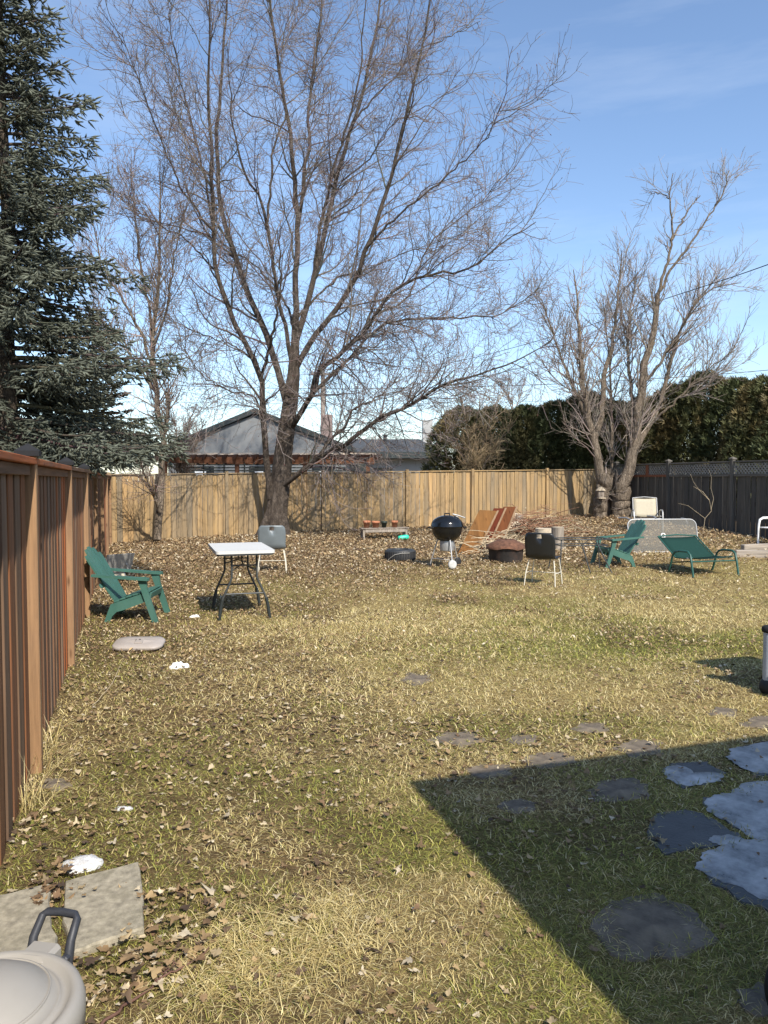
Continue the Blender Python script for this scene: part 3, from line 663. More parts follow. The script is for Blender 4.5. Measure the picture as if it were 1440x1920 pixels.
# ------------------------------------------------------------------ conifers
def needles(P, D, L, Wd, nf, seed, col):
    """shoots: a tapering needle-covered finger (closed core) plus free needle blades that break its outline"""
    q = np.random.RandomState(seed); n = len(P); t = (np.arange(nf) + .5) / nf
    U = unit(np.cross(D, q.normal(size=(n, 3)))); W = np.cross(D, U); a = q.rand(n, 1) * 6.28 + np.arange(nf)[None] * 2.4
    rad = U[:, None] * np.cos(a)[..., None] + W[:, None] * np.sin(a)[..., None]
    tan = -U[:, None] * np.sin(a)[..., None] + W[:, None] * np.cos(a)[..., None]
    b = P[:, None] + D[:, None] * (L[:, None] * t[None])[..., None]; nl = (Wd * (1 - .3 * t))[None, :, None] * q.uniform(.8, 1.3, (n, nf, 1))
    tipp = b + (rad * .8 + D[:, None] * .7) * nl; w = nl * .2
    V1 = np.stack([b - tan * w, b + tan * w, tipp], 2).reshape(-1, 3); F1 = np.arange(len(V1)).reshape(-1, 3)
    k = 4; ca = np.arange(k) * 2 * np.pi / k; r = Wd * .52
    ring = P[:, None] + D[:, None] * (L * .45)[:, None, None] + r * (U[:, None] * np.cos(ca)[None, :, None] + W[:, None] * np.sin(ca)[None, :, None]) * q.uniform(.7, 1.3, (n, k, 1))
    V2 = np.concatenate([P[:, None], ring, (P + D * (L * 1.02)[:, None])[:, None]], 1).reshape(-1, 3); o = np.arange(n)[:, None] * (k + 2)
    F2 = np.concatenate([np.concatenate([o + np.array([0, 1 + (m + 1) % k, 1 + m]), o + np.array([k + 1, 1 + m, 1 + (m + 1) % k])]) for m in range(k)])
    return np.vstack([V1, V2]), np.vstack([F1, F2 + len(V1)]), np.vstack([np.repeat(col * 1.12, nf * 3, axis=0), np.repeat(col * .8, k + 2, axis=0)])
def spruce(name, label, base, H, zs, Rz, whorl, nb, shoot_l, needle_l, nf, col_in, col_out, seed, bl_step=.085, sh_step=.055, droop=.16, ang_ok=None, back_thin=.55, z0_=.5, hang=.06, clump=False, extra=()):
    q = np.random.RandomState(seed); root = thing(name, label, 'tree', tuple(base)); base = np.array(base)
    tz = np.linspace(-.2, H, 14); Pt = np.stack([np.zeros(14) + .03 * q.normal(size=14), .03 * q.normal(size=14), tz], -1); Rt = np.interp(tz, [-.2, H], [H * .017 + .03, .012])
    v, f = tubes(Pt[None], Rt[None], 10); link('trunk', mk_mesh('trunk', v, [f], None, True), M['bark_dark'], root)
    bp, br, SP_, SD, SO = [], [], [], [], []
    z = z0_
    while z < H - .25:
        R = float(np.interp(z, zs, Rz))
        todo = [(q.rand() * 6.283, R * (q.uniform(.72, 1.06) if k % 3 else q.uniform(.4, .7)), z + q.uniform(-.12, .12)) for k in range(nb)]
        todo += [(a_, l_, z_) for (z_, a_, l_) in extra if z <= z_ < z + .0001 or (abs(z_ - z) < 9 and z == z0_)]
        for (az, L, zz) in todo:
            if L < .12: continue
            K = 8; u = np.linspace(0, 1, K); el0 = np.interp(zz / H, [0, .5, 1], [-.12, .12, .7])
            rr = L * u; dz = L * (el0 * u - droop * u ** 2 * 1.6 + droop * 1.25 * u ** 3.2)
            side = .10 * L * q.normal() * u ** 2
            B = np.stack([np.cos(az) * rr - np.sin(az) * side, np.sin(az) * rr + np.cos(az) * side, zz + dz], -1); bp.append(B); br.append(np.linspace(.012 + .012 * L, .004, K))
            keep = 1.0 if (ang_ok is None or math.cos(az - ang_ok) > -.35) else back_thin
            nbl = int(L / bl_step)
            for j in range(nbl):
                if q.rand() > keep: continue
                t = .16 + .84 * (j + q.rand()) / nbl; ft = t * (K - 1); i = min(int(ft), K - 2); p = B[i] + (B[i + 1] - B[i]) * (ft - i); T = unit(B[i + 1] - B[i])
                for sg in (-1, 1):
                    perp = np.array([-math.sin(az), math.cos(az), 0]) * sg; d = unit(T * .75 + perp * .8 + np.array([0, 0, q.normal() * (.30 if clump else .14) - hang]))
                    bl = (.10 + .42 * min(L, 2.2) / 2.2 * (1 - .72 * t)) * q.uniform(.7, 1.2); m = max(2, int(bl / sh_step)); s = (np.arange(m) + .6) / m
                    for e in s:
                        pp = p + d * bl * e + np.array([0, 0, -(.55 if clump else .3) * bl * e * e])
                        for s2 in ((-1, 1, 0) if clump and e < .9 else (-1, 1) if e < .9 else (0,)):
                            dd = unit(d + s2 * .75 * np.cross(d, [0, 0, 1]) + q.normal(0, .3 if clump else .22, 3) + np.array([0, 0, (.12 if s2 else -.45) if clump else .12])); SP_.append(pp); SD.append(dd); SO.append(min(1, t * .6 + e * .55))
                if j == nbl - 1: SP_.append(B[-1]); SD.append(unit(B[-1] - B[-2])); SO.append(1.0)
        z += whorl * q.uniform(.85, 1.15)
    Pb, Rb = np.stack(bp), np.stack(br); link('branches', twig_mesh('branches', [(Pb, Rb, 5)], (.10, .08, .06), .2, seed), M['tint_twig'], root)['kind'] = 'stuff'
    SP_, SD, SO = np.array(SP_), np.array(SD), np.array(SO); n = len(SP_)
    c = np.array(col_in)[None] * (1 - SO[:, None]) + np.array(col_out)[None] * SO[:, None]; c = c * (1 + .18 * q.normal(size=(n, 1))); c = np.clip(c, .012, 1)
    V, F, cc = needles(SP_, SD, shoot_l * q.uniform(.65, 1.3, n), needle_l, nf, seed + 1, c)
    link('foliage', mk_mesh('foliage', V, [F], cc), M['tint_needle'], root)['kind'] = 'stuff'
    return n
sx = (18 - 720) / FPX * 11.3
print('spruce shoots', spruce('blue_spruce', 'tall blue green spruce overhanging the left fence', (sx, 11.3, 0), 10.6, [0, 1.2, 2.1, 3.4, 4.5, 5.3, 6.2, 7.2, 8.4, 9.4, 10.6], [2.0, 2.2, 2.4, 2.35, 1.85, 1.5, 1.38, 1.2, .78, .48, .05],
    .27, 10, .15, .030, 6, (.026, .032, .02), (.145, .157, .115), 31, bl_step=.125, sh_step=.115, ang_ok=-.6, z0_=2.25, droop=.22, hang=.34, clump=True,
    extra=[(2.38, -.25, 2.3), (2.45, .1, 2.45), (2.36, -.5, 2.2), (2.6, -.05, 2.4), (2.42, .35, 2.45), (2.5, -.7, 2.1), (2.4, -.1, 2.1), (2.55, .6, 2.2), (3.5, -.1, 2.5), (3.65, .2, 2.45), (3.4, -.4, 2.1), (4.75, .05, 1.95), (4.7, -.3, 1.7), (6.95, -.1, 1.35), (5.6, -.2, 1.45)]))
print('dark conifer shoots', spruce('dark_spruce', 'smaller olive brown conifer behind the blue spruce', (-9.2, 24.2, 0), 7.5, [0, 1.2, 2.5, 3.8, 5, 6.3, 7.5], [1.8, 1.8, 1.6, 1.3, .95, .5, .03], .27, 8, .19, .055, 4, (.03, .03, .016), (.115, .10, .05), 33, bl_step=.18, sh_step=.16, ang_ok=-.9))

def cedar(name, label, base, H, R, n, seed, cols, group, s=.105):
    q = np.random.RandomState(seed); root = thing(name, label, 'tree', base, group=group)
    v, f = tubes(np.array([[[0, 0, -.2], [0, 0, H * .5], [.03, 0, H * .92]]]), np.array([[.09, .06, .015]]), 7); link('trunk', mk_mesh('trunk', v, [f], None, True), M['bark_dark'], root)
    u = q.rand(n) ** .8; az = q.rand(n) * 6.283; prof = np.interp(u, [0, .08, .3, .6, .82, .95, 1], [.8, .95, 1, .96, .78, .45, .12])
    lump = .78 + .3 * vnoise(az * 1.6 + seed, u * H * 1.6, .55, 90 + seed % 7) + .12 * np.sin(az * 3 + seed)
    r = R * prof * lump * (1 - .38 * q.rand(n) ** 2.0)
    p = np.stack([np.cos(az) * r, np.sin(az) * r, u * H + q.normal(0, .05, n)], -1)
    out = unit(np.stack([np.cos(az), np.sin(az), np.full(n, .9)], -1) + q.normal(0, .45, (n, 3))); sd = unit(np.cross(out, q.normal(size=(n, 3)))); ss = s * q.uniform(.6, 1.4, (n, 1))
    nn = np.cross(out, sd); tri = []
    for k_, (a_, l_) in enumerate(((-.65, 1.25), (-.1, 1.7), (.5, 1.35))):
        dv = unit(out + sd * a_ + nn * q.normal(0, .25, (n, 1))); wv = unit(np.cross(dv, nn)) * ss * .26; tri.append(np.stack([p - wv * .5 + dv * ss * .1, p + wv * .8 + dv * ss * .6, p + dv * ss * l_], 1))
    V = np.concatenate(tri, 1).reshape(-1, 3); F = np.arange(len(V)).reshape(-1, 3)
    br = sstep(.45, .72, vnoise(az * 2 + seed, u * 5, .8, 95 + seed % 5))[:, None]
    c = np.array(cols[0])[None] * (1 - br) + np.array(cols[1])[None] * br; c = np.clip(c * (1 + .2 * q.normal(size=(n, 1))), .008, 1)
    link('crown', mk_mesh('crown', V, [F], np.repeat(c, 9, axis=0)), M['tint_needle'], root)['kind'] = 'stuff'
    return root
HG = [((.052, .064, .026), (.08, .075, .032)), ((.085, .09, .036), (.14, .11, .046)), ((.072, .085, .034), (.12, .097, .042))]
CED = [  # px, Y, top py, radius, colour set, label
    (868, 28.5, 768, 1.35, 1, 'olive cedar at the left end of the hedge row'), (925, 27.8, 768, 1.30, 0, 'dark cedar second from the left in the hedge row'),
    (985, 27.5, 766, 1.30, 0, 'dark cedar third from the left in the hedge row'), (1042, 27.6, 758, 1.37, 0, 'dark cedar just left of the multi stemmed tree'),
    (1098, 27.3, 740, 1.30, 0, 'dark cedar directly behind the left stem of the multi stemmed tree'), (1152, 27.4, 758, 1.30, 2, 'dark cedar between the stems of the multi stemmed tree'),
    (1205, 27.2, 752, 1.30, 1, 'brownish cedar behind the right stem of the multi stemmed tree'), (1262, 26.6, 728, 1.37, 1, 'brown tinged cedar above the lattice fence, right of the multi stemmed tree'),
    (1318, 25.8, 704, 1.43, 1, 'tall brown green cedar, third from the right edge of the hedge'), (1378, 24.8, 716, 1.43, 2, 'green brown cedar, second from the right edge of the hedge'),
    (1436, 23.8, 712, 1.49, 1, 'cedar cut by the right edge of the picture'), (1500, 23.0, 706, 1.56, 2, 'cedar beyond the right edge of the hedge row')]
for k, (px, Y, ty, R, cs, lab) in enumerate(CED):
    p = at(px, 900, Y); zt = at(px, ty, Y)[2]; gz = float(ground_z(p[0], Y))
    cedar('cedar_tree', lab, (p[0], Y, gz), zt - gz, R, 11500, 50 + k, HG[cs], 'cedars of the hedge row behind the fences')

# ------------------------------------------------------------------ neighbour's house, pergola, poles, wires
def nhouse():
    Y = 33.0; ax = lambda px: (px - 720) / FPX * Y; az = lambda py: at(720, py, Y)[2]
    root = thing('neighbour_house', 'grey stucco bungalow with a front gable behind the back fence', 'house', (ax(480), Y, 0))
    x0, x1, xr = ax(316) - ax(480), ax(650) - ax(480), ax(828) - ax(480); zp, ze, zw = az(772), az(836), az(850)
    w = MB(); w.add([(x0, 0, 0), (x1, 0, 0), (x1, 0, ze - .1), (0, 0, zp - .12), (x0, 0, ze - .1), (x0, 9, 0), (x1, 9, 0), (x1, 9, ze - .1), (0, 9, zp - .12), (x0, 9, ze - .1)],
          [(0, 1, 2, 3, 4), (9, 8, 7, 6, 5), (0, 4, 9, 5), (1, 6, 7, 2)]); w.build('wall', M['stucco'], root)
    rf = MB()
    for sg, xe in ((-1, x0), (1, x1)):
        ex = xe + sg * .35; ez = ze - .1 - (zp - ze) / abs(xe) * .35
        A = [(0, -.12, zp), (ex, -.12, ez), (ex, 9.4, ez), (0, 9.4, zp)]; B = [(x, y, z + .14) for x, y, z in A]
        V_ = A + B; rf.add(V_, [(0, 1, 2, 3), (7, 6, 5, 4), (0, 4, 5, 1), (1, 5, 6, 2), (2, 6, 7, 3)])
    roof = rf.build('roof', M['shingle'], root)
    fb = MB()
    for sg, xe in ((-1, x0), (1, x1)):
        ex = xe + sg * .37; ez = ze - .1 - (zp - ze) / abs(xe) * .37
        a_, b_ = Vector((0, -.15, zp + .04)), Vector((ex, -.15, ez + .04)); d_ = b_ - a_
        fb.box((a_ + b_) / 2, (d_.length, .05, .2), rot=rot3(y=-math.atan2(d_.z, d_.x)))
    fb.build('fascia', M['fascia'], roof)
    # right wing
    yw = 3.0; k_ = (Y + yw) / Y; o = lambda px: (px - 720) / FPX * (Y + yw) - ax(480); zz = lambda py: at(720, py, Y + yw)[2]
    w2 = MB(); w2.box(((o(640) + o(822)) / 2, yw + 3, zz(850) / 2), (o(822) - o(640), 6, zz(850))); w2.build('wing_wall', M['stucco_white'], root)
    r2 = MB(); a0, a1, zt2, zb2 = o(630), o(833), zz(818), zz(849)
    P = [(a0, yw - .5, zb2), (a1, yw - .5, zb2), (a1, yw + 6.5, zb2), (a0, yw + 6.5, zb2), (a0 + .5, yw + 2.5, zt2), (o(790), yw + 2.5, zt2)]
    P += [(x, y, zb2 - .28) for x, y, z in P[:4]]
    r2.add(P, [(0, 1, 5, 4), (1, 2, 5), (2, 3, 4, 5), (3, 0, 4), (9, 8, 7, 6), (0, 6, 7, 1), (1, 7, 8, 2), (3, 9, 6, 0)]); wr = r2.build('wing_roof', M['shingle'], root)
    gb = MB(); gb.box(((a0 + a1) / 2, yw - .54, zb2 - .12), (a1 - a0, .07, .3)); gb.build('fascia', M['fascia'], wr)
    wd = MB(); wd.box((o(718), yw - .01, zz(884)), (o(736) - o(700), .06, .35)); wd.build('window', M['glass_dark'], root)
    for (pa, pb, mat_) in ((352, 402, 'glass_dark'), (468, 505, 'glass_dark'), (586, 628, 'glass_dark')):
        wn_ = MB(); wn_.box((ax((pa + pb) / 2) - ax(480), -.02, az(886)), (ax(pb) - ax(pa), .06, .55)); wo = wn_.build('window', M['glass_dark'], root)
        wn2 = MB(); wn2.box((ax((pa + pb) / 2) - ax(480), -.056, az(888)), ((ax(pb) - ax(pa)) * .42, .02, .3)); wn2.build('pane', M['window_bright'], wo)
    dr = MB(); dr.box((ax(672) - ax(480), -.0, az(880)), (.8, .08, 1.3)); 
    ch = MB(); ch.box((o(806), yw + 2.2, zz(812)), (o(816) - o(796), .6, zz(781) - zz(842)), bev=.02); ch.build('chimney', M['stucco_white'], wr)
    ch = MB(); ch.box((ax(600) - ax(480), 4.0, az(800)), (.55, .55, 1.7), bev=.02); ch.build('chimney', M['brick'], roof)
    vt = MB(); vt.tube([(o(722), yw + 2.0, zz(822)), (o(722), yw + 2.0, zz(812))], .09, 8); vt.box((o(722), yw + 2.0, zz(811)), (.3, .3, .05)); vt.build('roof_vent', M['fascia'], wr)
    gt = MB(); gt.tube([(o(829), yw - .5, zz(856)), (o(829), yw - .45, zz(878)), (o(829), yw - .3, 0)], .05, 6); gt.build('downpipe', M['fascia'], root)
nhouse()
def pergola():
    Y = 28.5; ax = lambda px: (px - 720) / FPX * Y; az = lambda py: at(720, py, Y)[2]
    root = thing('pergola', 'reddish timber pergola with louvred screen behind the back fence', 'pergola', (ax(500), Y, 0))
    X = lambda px: ax(px) - ax(500); zt = az(851); zb = az(866)
    b_ = MB(); b_.box((0 + (X(302) + X(700)) / 2, 0, (az(857) + az(868)) / 2), (X(700) - X(302), .06, az(857) - az(868)), bev=.005); b_.build('beam', M['pergola'], root, None, None)
    b_ = MB(); b_.box(((X(302) + X(700)) / 2, 2.6, (az(857) + az(868)) / 2), (X(700) - X(302), .06, az(857) - az(868)), bev=.005); b_.build('beam', M['pergola'], root)
    rm = MB(); rm.add([(-.02, -.55, 0), (.02, -.55, 0), (.02, -.5, -.03), (-.02, -.5, -.03), (-.02, -.3, -.16), (.02, -.3, -.16), (-.02, 3.0, -.16), (.02, 3.0, -.16), (-.02, 3.0, .03), (.02, 3.0, .03), (-.02, -.55, .03), (.02, -.55, .03)],
        [(0, 1, 11, 10), (10, 11, 9, 8), (0, 3, 2, 1), (3, 4, 5, 2), (4, 6, 7, 5), (6, 8, 9, 7), (0, 10, 8, 6, 4, 3), (1, 2, 5, 7, 9, 11)])
    rme = rm.mesh('rafter'); rme.materials.append(M['pergola'])
    for k in range(22): link('rafter', rme, None, root, (X(304) + (X(702) - X(304)) * k / 21, 0, zt - .06), (0, 0, .55))
    sl = MB(); sl.box(((X(302) + X(706)) / 2, -.5, zt + .005), (X(706) - X(302), .05, .025)); sl.build('top_slat', M['pergola_top'], root)
    sl = MB(); sl.box(((X(302) + X(706)) / 2, .6, zt + .005), (X(706) - X(302), .05, .025)); sl.build('top_slat', M['pergola_top'], root)
    for px in (310, 445, 572, 690):
        p = MB(); p.box((X(px), .0, zb / 2), (.15, .15, zb), bev=.01); p.build('post', M['pergola'], root)
    for k in range(5):
        z_ = zb - .06 - k * .12; s_ = MB(); s_.box(((X(306) + X(646)) / 2, 2.4, z_), (X(646) - X(306), .02, .05)); s_.build('screen_slat', M['fascia'], root)
    for k in range(9):
        s_ = MB(); s_.box((X(312 + k * 41.5), 2.44, zb / 2), (.05, .05, zb)); s_.build('screen_post', M['fascia'], root)
    d_ = MB(); d_.box((X(671), 2.5, zb / 2), (X(690) - X(654), .05, zb)); d_.build('dark_panel', M['fascia'], root)
pergola()
Yp = 42.0; pp_ = at(606, 900, Yp)
pole = thing('utility_pole', 'slender utility pole rising behind the grey gable roof', 'pole', (pp_[0], Yp, 0))
ztp = at(606, 690, Yp)[2]
mb = MB(); mb.tube([(0, 0, -.3), (0, 0, ztp * .5), (0, 0, ztp)], [.16, .14, .11], 10); mb.build('shaft', M['pole'], pole)
mb = MB(); mb.box((0, -.12, ztp - .35), (1.3, .09, .11)); mb.build('crossarm', M['pole'], pole)
for xx in (-.55, 0.0, .55):
    mb = MB(); mb.tube([(xx, -.12, ztp - .3), (xx, -.12, ztp - .12)], [.035, .025], 6); mb.build('insulator', M['stucco_white'], pole)
def wire(label, pts, r):
    P = resample([np.array(p) for p in pts], 40); mb = MB(); mb.tube([tuple(p) for p in P], r, 5); tag(mb.build('power_line', M['wire'], None), label, 'cable', 'overhead lines')
wire('dark overhead line rising steeply to the upper right', [at(606, 702, 41.8), at(820, 684, 36), at(1040, 630, 30), at(1227, 567, 24), at(1440, 496, 18), at(1800, 350, 12)], .012)
wire('upper level overhead line crossing the whole yard view', [at(-300, 712, 41.9), at(240, 721, 41.9), at(606, 729, 41.9), at(960, 723, 40), at(1193, 712, 38), at(1440, 694, 36), at(1800, 655, 33)], .016)
wire('thin lower overhead line just above the grey gable roof', [at(-300, 748, 42.4), at(300, 754, 42.4), at(606, 757, 42.4), at(900, 755, 41), at(1300, 742, 38), at(1800, 715, 35)], .009)

# ------------------------------------------------------------------ yard furniture and clutter
def place(px, py): p = gp(px, py); return (float(p[0]), float(p[1]), float(p[2]))
def adirondack(label, loc, rz):
    r = thing('adirondack_chair', label, 'chair', loc, rz, 'green plastic garden chairs'); g = M['green_plastic']
    side = [(.36, .345), (.30, .35), (-.10, .215), (-.18, .0), (-.11, 0), (-.085, .07), (-.03, .125), (.05, .145), (.34, .255)]
    leg = [(.47, 0), (.40, 0), (.235, .50), (.235, .545), (.33, .545), (.345, .40)]
    for sg in (-1, 1):
        MB().prism(side, .035, MXZ(sg * .255)).build('side_rail', g, r)
        MB().prism(leg, .04, MXZ(sg * .295)).build('front_leg', g, r)
        arm = [(-.30, .04), (.25, .055), (.36, .05), (.375, 0), (.36, -.05), (.25, -.065), (-.05, -.04), (-.30, -.02)]
        a_ = MB().prism([(x, sg * y) for x, y in arm] if sg > 0 else [(x, sg * y) for x, y in arm][::-1], .028, Matrix.Translation((0, sg * .31, .545)) @ Matrix.Rotation(.075, 4, 'Y')); a_.build('armrest', g, r)
    for k in range(6):
        u = k / 5; x = -.04 + .37 * u; z = .235 + .115 * u + .012 * math.sin(u * 3.1) ; MB().box((x, 0, z + .012), (.064, .50, .02), rot3(y=-.30 + .1 * u), .004).build('seat_slat', g, r)
    MB().box((.365, 0, .315), (.02, .50, .075), rot3(y=.2), .004).build('seat_slat', g, r)
    th = math.atan2(.40, .66)
    for k in range(5):
        u = k - 2; w = .098; L = .79 - .025 * u * u
        poly = [(-w / 2 * .85, 0), (w / 2 * .85, 0), (w / 2, L - .04), (w / 2 - .02, L), (-w / 2 + .02, L), (-w / 2, L - .04)]
        Mx = Matrix.Translation((-.04, u * .088, .205)) @ Matrix.Rotation(-th, 4, 'Y') @ Matrix.Rotation(-u * .03, 4, 'X') @ Matrix.Rotation(math.radians(90), 4, 'Y') @ Matrix.Rotation(math.radians(90), 4, 'Z')
        MB().prism(poly, .022, Mx).build('back_slat', g, r)
    for s_, w in ((.28, .58), (.60, .46)):
        c = Vector((-.04 - math.sin(th) * s_ - .025, 0, .205 + math.cos(th) * s_ - .01)); MB().box(c, (.022, w, .055), rot3(y=-th), .004).build('back_brace', g, r)
    return r
fz = math.atan2(E[1], E[0])
p1 = place(212, 1169); p2 = place(306, 1164)
adirondack('green plastic adirondack chair against the brown left fence', ((p1[0] + .17 * .95 + p2[0] - .43) / 2 - .10, (p1[1] + p2[1]) / 2 + .26, (p1[2] + p2[2]) / 2), math.radians(2))
p1 = place(1158, 1062)
adirondack('green plastic adirondack chair facing left before the tipped glass table', (p1[0] + .08, p1[1] + .12, p1[2]), math.radians(180 + 12))

def folding_table():
    c = gp(451, 1150); r = thing('folding_table', 'small white topped folding table with dark bent legs', 'table', (float(c[0]), float(c[1]), float(c[2])), fz - .02)
    W, Ln, H = .70, 1.24, .85
    top = MB(); poly = rrect(W, Ln, .05, 5); top.prism(poly, .035, Matrix.Translation((0, 0, H - .0175))); t_ = top.build('table_top', M['white_plastic'], r)
    MB().prism(rrect(W - .03, Ln - .03, .04, 4), .02, Matrix.Translation((0, 0, H - .046))).build('underside', M['table_edge'], t_)
    for sg in (-1, 1):
        y = sg * .44
        for sx in (-1, 1):
            MB().tube([(sx * .15, y, H - .05), (sx * .15, y, .52), (sx * .165, y, .47), (sx * .255, y, .27), (sx * .275, y, .2), (sx * .29, y, .1)], .0135, 8).build('leg', M['steel_dark'], r)
            MB().tube([(sx * .262, y, .25), (sx * .28, y, .17), (sx * .305, y, .0)], .021, 8).build('leg_sleeve', M['leg_sleeve'], r)
        MB().tube([(-.235, y, .315), (.235, y, .315)], .011, 6).build('cross_bar', M['steel_dark'], r)
        MB().tube([(-.15, y, .66), (.15, y, .66)], .009, 6).build('cross_bar', M['steel_dark'], r)
        MB().tube([(-.14, y, .60), (0, sg * .26, .66), (.14, y, .60)], .008, 6).build('brace', M['steel_dark'], r)
        MB().tube([(0, sg * .26, .66), (0, sg * .08, H - .06)], .009, 6).build('brace', M['steel_dark'], r)
folding_table()

def shell_chair(label, loc, rz, shell, legm, group):
    """moulded shell on thin legs; faces +X"""
    r = thing('shell_chair', label, 'chair', loc, rz, group)
    prof = [(.22, .415, .22), (.20, .435, .23), (.10, .43, .235), (-.05, .415, .235), (-.14, .42, .235), (-.19, .45, .235), (-.215, .52, .24), (-.235, .64, .245), (-.255, .76, .24), (-.268, .825, .22), (-.272, .85, .18)]
    n = 12; V_, F_ = [], []
    for (x, z, w) in prof:
        for k in range(n + 1):
            u = -1 + 2 * k / n; bow = .035 * u * u
            V_.append((x + (bow if z > .47 else 0), u * w, z + (bow * .7 if z <= .47 else 0)))
    for i in range(len(prof) - 1):
        for k in range(n):
            if i == 8 and k in (5, 6): continue                      # hand hole
            a_ = i * (n + 1) + k; F_.append((a_, a_ + 1, a_ + n + 2, a_ + n + 1))
    mb = MB().add(V_, F_, True); o = mb.build('shell', shell, r); md = o.modifiers.new('thickness', 'SOLIDIFY'); md.thickness = .012; md.offset = 0
    for sg in (-1, 1):
        MB().tube([(.17, sg * .20, .415), (.19, sg * .235, .2), (.205, sg * .25, 0)], .0085, 7).build('leg', legm, r)
        MB().tube([(-.12, sg * .20, .405), (-.18, sg * .235, .2), (-.215, sg * .25, 0)], .0085, 7).build('leg', legm, r)
        MB().tube([(.19, sg * .235, .2), (-.18, sg * .235, .2)], .006, 6).build('stretcher', legm, r)
    MB().tube([(.0, -.235, .2), (.0, .235, .2)], .006, 6).build('stretcher', legm, r)
    MB().tube([(.16, -.20, .405), (.16, .20, .405)], .008, 6).build('seat_bar', legm, r)
p = place(1020, 1097); shell_chair('black plastic shell chair on thin pale legs', (p[0], p[1] + .05, p[2]), math.radians(62), M['shell_black'], M['leg_cream'], 'plastic shell chairs')
p = place(511, 1072); shell_chair('blue grey plastic shell chair behind the folding table', (p[0], p[1], p[2]), math.radians(96), M['shell_grey'], M['leg_cream'], 'plastic shell chairs')

def kettle():
    p = place(838, 1064); r = thing('kettle_grill', 'black kettle charcoal grill on three legs', 'grill', p, .25); e = M['enamel']; R = .292; zr_ = .755
    MB().lathe([(.0, zr_ - .29)] + [(R * math.sin(a), zr_ - .29 * math.cos(a)) for a in np.linspace(.12, math.pi / 2, 12)] + [(R + .008, zr_ + .004), (R + .008, zr_ + .016)], 36).build('bowl', e, r)
    lid = MB().lathe([(R + .012, zr_ + .012), (R + .008, zr_ + .03)] + [((R + .004) * math.cos(a), zr_ + .03 + .185 * math.sin(a)) for a in np.linspace(.05, math.pi / 2, 12)], 36).build('lid', e, r)
    MB().tube([(-.05, 0, zr_ + .205), (-.05, 0, zr_ + .245), (.05, 0, zr_ + .245), (.05, 0, zr_ + .205)], .013, 8).build('lid_handle', M['cap_black'], lid)
    MB().lathe([(0, 0), (.05, 0), (.052, .012), (0, .016)], 14, rot4((.16, -.07, zr_ + .178), 0, .5, 0)).build('vent', M['aluminium'], lid)
    MB().tube([(.10, -.02, zr_ + .235), (.20, -.04, zr_ + .21), (.33, -.05, zr_ + .165)], .012, 6).build('tongs', M['aluminium'], lid)
    for sg in (-1, 1): MB().tube([(sg * .29, -.09, zr_ - .01), (sg * .345, -.08, zr_ - .01), (sg * .345, .08, zr_ - .01), (sg * .29, .09, zr_ - .01)], .012, 7).build('side_handle', M['cap_black'], r)
    feet = [(.0, -.30), (-.28, .14), (.27, .16)]
    for fx, fy in feet: MB().tube([(fx * .55, fy * .55, .53), (fx, fy, .06 if fx < .2 and fy > 0 else .085)], .0135, 8).build('leg', M['aluminium'], r)
    MB().lathe([(.13, .50), (.135, .44), (.13, .33), (.125, .31), (0, .305)], 24).build('ash_catcher', M['aluminium'], r)
    MB().tube([(0, -.26, .16), (.25, .13, .16), (-.26, .12, .16)], .006, 5, closed=True).build('leg_ring', M['aluminium'], r)
    for (fx, fy), m_ in ((feet[0], M['wheel_grey']), (feet[2], M['rubber'])):
        Mx = rot4((fx, fy, .085), math.radians(90), 0, .5 if fx > .2 else .1)
        MB().lathe([(0, -.03), (.05, -.03), (.075, -.024), (.083, -.012), (.083, .012), (.075, .024), (.05, .03), (0, .03)], 20, Mx).build('wheel', m_, r)
        MB().lathe([(0, -.034), (.02, -.034), (.022, -.028)], 10, Mx).build('hub', M['aluminium'], r)
    MB().lathe([(.017, .0), (.02, .05), (.012, .07)], 8, Matrix.Translation((feet[1][0], feet[1][1], 0))).build('foot', M['rubber'], r)
kettle()

